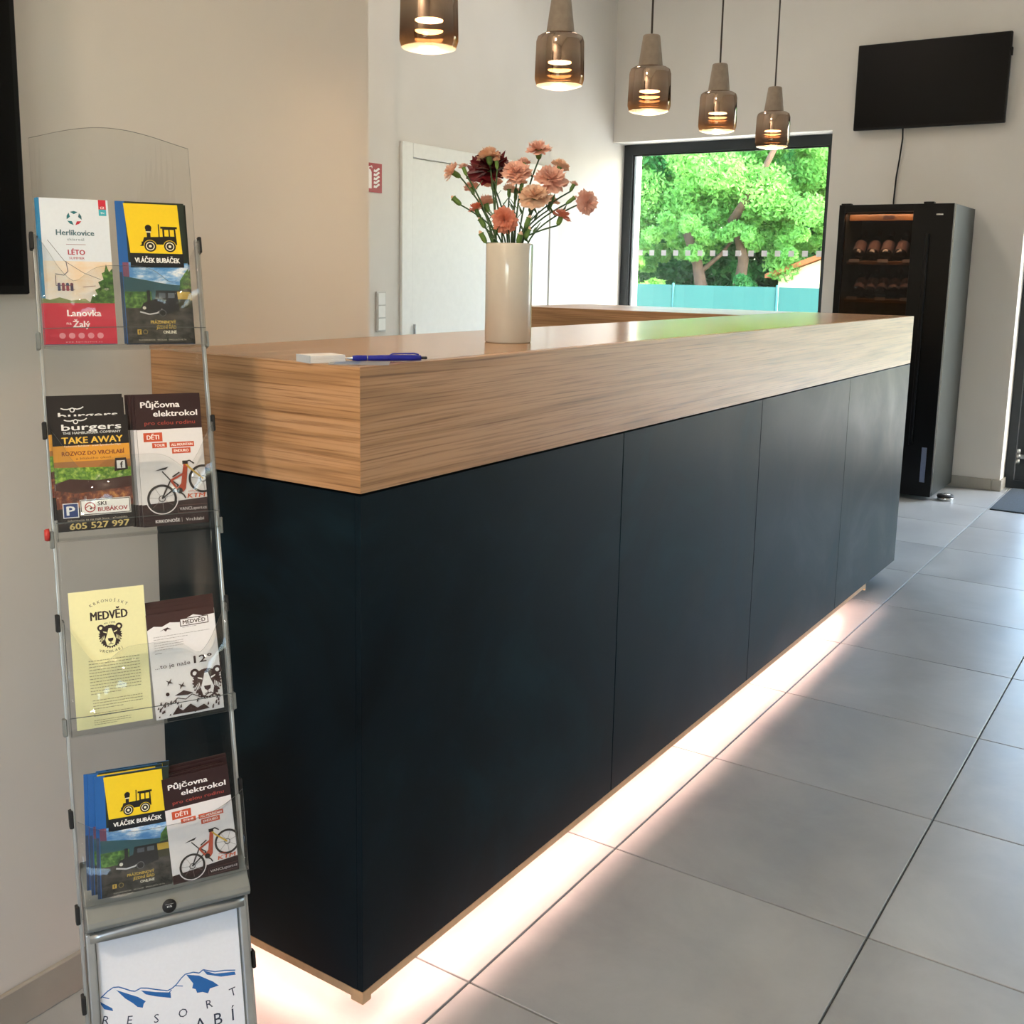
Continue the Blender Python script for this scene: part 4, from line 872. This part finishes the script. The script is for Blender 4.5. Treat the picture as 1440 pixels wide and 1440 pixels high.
# ------------------------------------------------------------ bottle fridge
FX0, FX1, FY0, FY1, FH = -.952, -.262, 5.58, 6.2, 1.829
fr = empty('bottle_fridge', (FX0, FY0, 0)); tag(fr, 'tall black wine fridge with a glass door, behind the far end of the counter', 'fridge')
w = FX1-FX0; d = FY1-FY0
m = MB().box((0, .045, .03), (.035, d, FH)).box((w-.035, .045, .03), (w, d, FH)).box((.035, d-.04, .03), (w-.035, d, FH)).box((.035, .045, FH-.04), (w-.035, d-.04, FH)).box((.035, .045, .03), (w-.035, d-.04, .16))
m.build('cabinet', M_FRIDGE, fr, .002)
MB().box((.0352, .4, .161), (w-.0352, d-.041, FH-.041)).build('liner', M_INNER, fr)
MB().box((-.0015, .03, .03), (.003, .044, FH)).box((w-.003, .03, .03), (w+.0015, .044, FH)).build('trim_strip', M_CHROME, fr)
m = MB().box((0, 0, .03), (.038, .044, FH)).box((w-.235, 0, .03), (w, .044, FH)).box((.038, 0, FH-.045), (w-.235, .044, FH)).box((.038, 0, .03), (w-.235, .044, .16))
dr = m.build('door', M_FBLACK, fr, .002)
MB().box((.038, .012, .16), (w-.235, .018, FH-.045)).build('pane', M_FGLASS, dr)
MB().cbox((w-.15, -.024, .35), (w-.128, -.001, 1.65), .004).build('handle', M_FBLACK, dr)
MB().cbox((w-.18, .004, FH), (w-.12, .05, FH+.012), .002).build('door_hinge', M_FBLACK, dr); MB().cbox((.01, .004, FH), (.07, .05, FH+.009), .002).build('door_hinge', M_FBLACK, dr)
MB().box((w-.10, -.0015, 1.76), (w-.06, 0, 1.768)).build('badge', M_CHROME, dr); MB().box((w-.07, -.0015, .12), (w-.04, 0, .34)).build('sticker', plain('blue_sticker', '#59647d', .4), dr)  # blue strip: a light reflection painted low on the fridge front
MB().cbox((.04, .10, 1.735), (w-.20, .12, 1.775), .001).build('header_board', wood('header_wood', (1, 5, 8), (3, 40, 120), base='#5d4326', dark='#4a3520', light_='#6b4e2e'), fr)
p = Print(); 
p.rect(-38, -13, 38, 13, '#1a0a10')
for k, x in enumerate((-26, -12, 10, 24)):
    for q, (x0, z0, x1, z1) in enumerate(((-4, 7, 4, 9), (-4, -1, 4, 1), (-4, -9, 4, -7), (-5, 0, -3.4, 8), (3.4, 0, 5, 8), (-5, -8, -3.4, 0), (3.4, -8, 5, 0))):
        if not (k in (0, 2) and q == 1): p.rect(x+x0, z0, x+x1, z1, M_DIGIT)
p.m.xf(Matrix.Translation((.285, .0995, 1.755))).build('digital_display', p.mats, fr)
for i, z in enumerate((1.473, 1.235, 1.0, .76, .52, .28)):
    sh = MB().cbox((.038, .105, z-.012), (w-.20, .125, z+.012), .002).build('shelf', W_SH, fr)
    for k in range(4): MB().box((.06, .15+k*.045, z-.006), (w-.06, .165+k*.045, z+.002)).build('slat', W_SH, sh)
    for x in ((.085, .265, .42) if i < 2 else (.1, .3)): MB().box((x-.032, .102, z+.003), (x+.032, .1048, z+.024)).build('price_tag', M_PAPER, sh)
M_BOT = plain('dark_bottle_glass', '#120c0a', .2); M_LAB = plain('cream_label', '#e2cb94', .6, var=.08, scale=90); M_FOIL = plain('foil', '#3a1418', .35)
bot = empty('wine_bottle')
MB().lathe([(0, 0), (.034, 0), (.037, .004), (.037, .155), (.03, .175), (.0145, .19), (.0138, .235), (0, .237)], axis='y', seg=24).build('bottle_glass', M_BOT, bot)
vs = []; fs = []
for k in range(13):
    an = math.radians(200-k*220/12); 
    for y in (.035, .12): vs.append((.0375*math.cos(an), y, .0375*math.sin(an)))
for k in range(12): fs.append((2*k, 2*k+1, 2*k+3, 2*k+2))
MB().add(vs, fs, 0, True).build('paper_label', M_LAB, bot)
MB().lathe([(.0152, .188), (.0146, .236), (0, .2375)], axis='y', seg=20).build('foil_cap', M_FOIL, bot)
first = True
blab = {0: ['leftmost bottle on the upper fridge shelf with an outlined dark label', 'second bottle on the upper fridge shelf with an outlined dark label', 'third bottle on the upper fridge shelf, cream label', 'rightmost labelled bottle on the upper fridge shelf'],
        1: ['leftmost bottle on the second fridge shelf', 'second bottle from the left on the second fridge shelf', 'middle bottle on the second fridge shelf', 'fourth bottle from the left on the second fridge shelf', 'fifth bottle on the second fridge shelf, large cream label', 'bottle at the right end of the second fridge shelf']}
M_LAB2 = plain('dark_label', '#6b5a5a', .6)
for row, z in ((0, 1.475), (1, 1.237)):
    for k, lb in enumerate(blab[row]):
        b = bot if first else dup(bot); first = False
        b.location = (FX0+.085+k*(.088 if row == 0 else .0725)+(.02 if row else .0), FY0+.158+(.008 if k % 2 else 0), z+.0375); b.rotation_euler = (math.radians(42), 0, 0)
        tag(b, lb, 'bottle', 'bottles on the upper fridge shelf' if row == 0 else 'bottles on the second fridge shelf')
        if row == 0 and k < 2:
            for c in list(b.children):
                if c.name.startswith('paper_label'): c.data = c.data.copy(); c.data.materials[0] = M_LAB2
light('fridge_light', 'AREA', (FX0+.25, FY0+.058, FH-.052), 2.2, (1, .84, .62), (0, .30, -1), shape='RECTANGLE', size=.42, size_y=.016)  # fill light added inside the fridge so bottles and labels show

# door stop and mat
r = empty('door_stop', (-.196, 5.712, 0)); tag(r, 'round steel puck door stop on the tiles beside the fridge', 'door stop')
MB().lathe([(0, 0), (.046, 0), (.048, .003), (.048, .02), (.046, .022), (0, .022)], seg=28).build('steel_base', M_CHROME, r)
MB().lathe([(0, .022), (.050, .022), (.051, .028), (.046, .036), (0, .036)], seg=28).build('rubber_ring', M_BLACKRUB, r)
MB().lathe([(0, .036), (.03, .036), (.028, .041), (0, .043)], seg=28).build('steel_cap', M_CHROME, r)
r = MB().cbox((.088, 5.58, 0.0002), (1.75, 6.39, .009), .003).build('door_mat', M_MAT); tag(r, 'dark grey ribbed door mat in front of the entrance door', 'door mat')

# ------------------------------------------------------------ outside
o = struct(MB().box((-60, -30, -.35), (40, 60, -.15)).build('ground', M_GRASS)); 
o = struct(MB().box((-4, YO+.02, -.15), (6, YO+6, -.03)).build('terrace', M_PAVE))
fn = empty('screen_fence', (-8, 18.3, 0)); tag(fn, 'teal green screened garden fence outside the window', 'fence')
for k in range(-4, 5):
    m = MB(); x0 = -.07+k*2.14; n_ = 10
    for q in range(n_):
        a0 = x0+.03+q*2.08/n_; a1 = a0+2.08/n_; y = .012*math.sin(q*1.9+k); y2 = .012*math.sin((q+1)*1.9+k)
        m.add([(a0, y, -.1), (a1, y2, -.1), (a1, y2, 1.195), (a0, y, 1.195), (a0, y+.006, -.1), (a1, y2+.006, -.1), (a1, y2+.006, 1.195), (a0, y+.006, 1.195)], [(0, 1, 2, 3), (7, 6, 5, 4), (3, 2, 6, 7), (0, 4, 5, 1)])
    m.build('screen_panel', M_TEAL, fn)
    MB().lathe([(0, -.15), (.024, -.15), (.024, 1.23), (0, 1.235)], (x0, .0, 0), 10).build('post', M_POST, fn)
hs = empty('garden_house', (-7.25, 22, 0)); tag(hs, 'cream rendered outbuilding with an orange tiled roof beyond the fence', 'building')
MB().prism([(0, -.15), (3.6, -.15), (3.6, 1.45), (1.8, 2.1), (0, 1.42)], 0, 4, axis='y').build('walls', M_CREAM, hs)
MB().prism([(-.25, 1.36), (1.8, 2.12), (3.85, 1.36), (3.85, 1.45), (1.8, 2.22), (-.25, 1.45)], -.2, 4.2, axis='y').build('roof', M_ROOF, hs)
def leaves(n, centers, radii, size, seed):
    g = np.random.default_rng(seed); c = np.array(centers)[g.integers(0, len(centers), n)]; rr = np.array(radii)
    idx = g.integers(0, len(centers), n); c = np.array(centers)[idx]; R_ = rr[idx][:, None]
    d = g.normal(size=(n, 3)); d /= np.linalg.norm(d, axis=1)[:, None]; p = c+d*R_*(g.random((n, 1))**.45)*np.array([1, 1, .8])
    a = g.normal(size=(n, 3)); a[:, 2] -= .3; a /= np.linalg.norm(a, axis=1)[:, None]; b = np.cross(a, g.normal(size=(n, 3))); b /= np.linalg.norm(b, axis=1)[:, None]
    s = size*(.6+.8*g.random((n, 1))); v = np.stack([p-a*s, p+b*s*.42, p+a*s, p-b*s*.42], 1).reshape(-1, 3)
    return v
def foliage(name, parent, v, mat):
    n = len(v)//4; me = bpy.data.meshes.new(name); me.vertices.add(len(v)); me.vertices.foreach_set('co', v.ravel().astype('f'))
    me.loops.add(4*n); me.loops.foreach_set('vertex_index', np.arange(4*n, dtype='i')); me.polygons.add(n); me.polygons.foreach_set('loop_start', np.arange(0, 4*n, 4, dtype='i')); me.polygons.foreach_set('loop_total', np.full(n, 4, 'i'))
    me.materials.append(mat); me.update(calc_edges=True); o = bpy.data.objects.new(name, me); COL.objects.link(o); o.parent = parent; o['kind'] = 'stuff'; return o
def tree(name, loc, label, trunk, limbs, blobs, n, size, mat, seed, cat='tree', group=None):
    r = empty(name, loc); tag(r, label, cat, group)
    if trunk: MB().tube(trunk[0], trunk[1], 10, r1=trunk[2]).build('trunk', M_BARK, r)
    for l in limbs: MB().tube(l[0], l[1], 8, r1=l[2]).build('branch', M_BARK, r)
    g = random.Random(seed); cs = []; rs = []
    for (c, R_, k) in blobs:
        for q in range(k):
            d = Vector((g.gauss(0, 1), g.gauss(0, 1), g.gauss(0, .8))).normalized()*R_*g.random()**.4
            cs.append((c[0]+d.x, c[1]+d.y, c[2]+d.z)); rs.append(R_*g.uniform(.16, .34))
    foliage('foliage', r, leaves(n, cs, rs, size, seed), mat); return r
tree('garden_tree', (-8.62, 21, -.15), 'tree whose thick trunk shows left of centre in the window', ([(0, 0, 0), (-.02, 0, 1.2), (-.16, 0, 1.8), (-.5, 0, 2.6)], .17, .09), [([(-.1, 0, 1.6), (.3, .2, 2.0), (.5, .3, 2.3)], .06, .03)],
     [((-1.3, .3, 3.4), 1.7, 34), ((.2, .6, 4.3), 1.8, 34), ((-1.7, .2, 2.3), 1.0, 16), ((-.3, -.3, 2.6), .8, 14), ((1.0, .3, 2.5), .7, 10)], 60000, .058, M_FOL, 11)
tree('garden_tree', (-7.92, 21.3, -.15), 'tree with a forked slanting grey limb at the right of the window', ([(0, 0, 0), (.03, 0, 1.3), (.1, 0, 1.9), (-.1, -.1, 2.8)], .15, .1), [([(-.1, -.3, 2.7), (.25, -.5, 3.1), (.6, -.6, 3.6), (.95, -.6, 4.3)], .11, .06)],
     [((1.3, .9, 3.4), 1.7, 34), ((2.2, 1.0, 4.6), 1.5, 24), ((.3, 1.2, 3.6), 1.2, 16), ((1.6, .4, 2.4), .8, 14), ((.5, -.1, 2.5), .6, 10)], 60000, .058, M_FOL, 12)
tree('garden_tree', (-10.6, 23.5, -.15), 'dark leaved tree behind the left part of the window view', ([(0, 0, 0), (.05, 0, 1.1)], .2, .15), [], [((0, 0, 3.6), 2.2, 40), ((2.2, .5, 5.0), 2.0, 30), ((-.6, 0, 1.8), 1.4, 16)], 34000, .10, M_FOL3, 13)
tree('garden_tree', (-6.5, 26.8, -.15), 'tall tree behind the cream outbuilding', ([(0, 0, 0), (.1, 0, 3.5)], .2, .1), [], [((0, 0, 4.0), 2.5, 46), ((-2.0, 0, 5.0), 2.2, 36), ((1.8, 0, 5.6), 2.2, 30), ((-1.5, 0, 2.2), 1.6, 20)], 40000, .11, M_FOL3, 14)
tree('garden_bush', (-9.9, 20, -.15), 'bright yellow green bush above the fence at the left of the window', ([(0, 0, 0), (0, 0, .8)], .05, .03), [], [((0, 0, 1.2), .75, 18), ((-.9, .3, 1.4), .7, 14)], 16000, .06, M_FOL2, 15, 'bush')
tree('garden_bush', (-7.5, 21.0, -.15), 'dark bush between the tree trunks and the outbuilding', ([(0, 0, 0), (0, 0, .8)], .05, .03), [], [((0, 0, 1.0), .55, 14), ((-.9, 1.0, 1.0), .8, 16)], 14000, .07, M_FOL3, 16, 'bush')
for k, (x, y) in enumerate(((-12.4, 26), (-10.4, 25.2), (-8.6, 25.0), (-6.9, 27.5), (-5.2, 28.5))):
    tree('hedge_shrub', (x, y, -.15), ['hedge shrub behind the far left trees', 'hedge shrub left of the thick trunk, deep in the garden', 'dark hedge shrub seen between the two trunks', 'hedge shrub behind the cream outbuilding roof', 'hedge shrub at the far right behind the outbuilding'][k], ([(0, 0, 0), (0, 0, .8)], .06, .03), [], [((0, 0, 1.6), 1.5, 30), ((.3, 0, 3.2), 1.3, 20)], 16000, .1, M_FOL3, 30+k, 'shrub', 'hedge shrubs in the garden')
tree('garden_tree', (3.0, 24, -.15), 'tree seen through the entrance door glazing', ([(0, 0, 0), (.1, 0, 3)], .2, .1), [], [((0, 0, 4.2), 2.6, 40), ((2.4, 0, 3.6), 1.8, 20)], 16000, .13, M_FOL, 17)
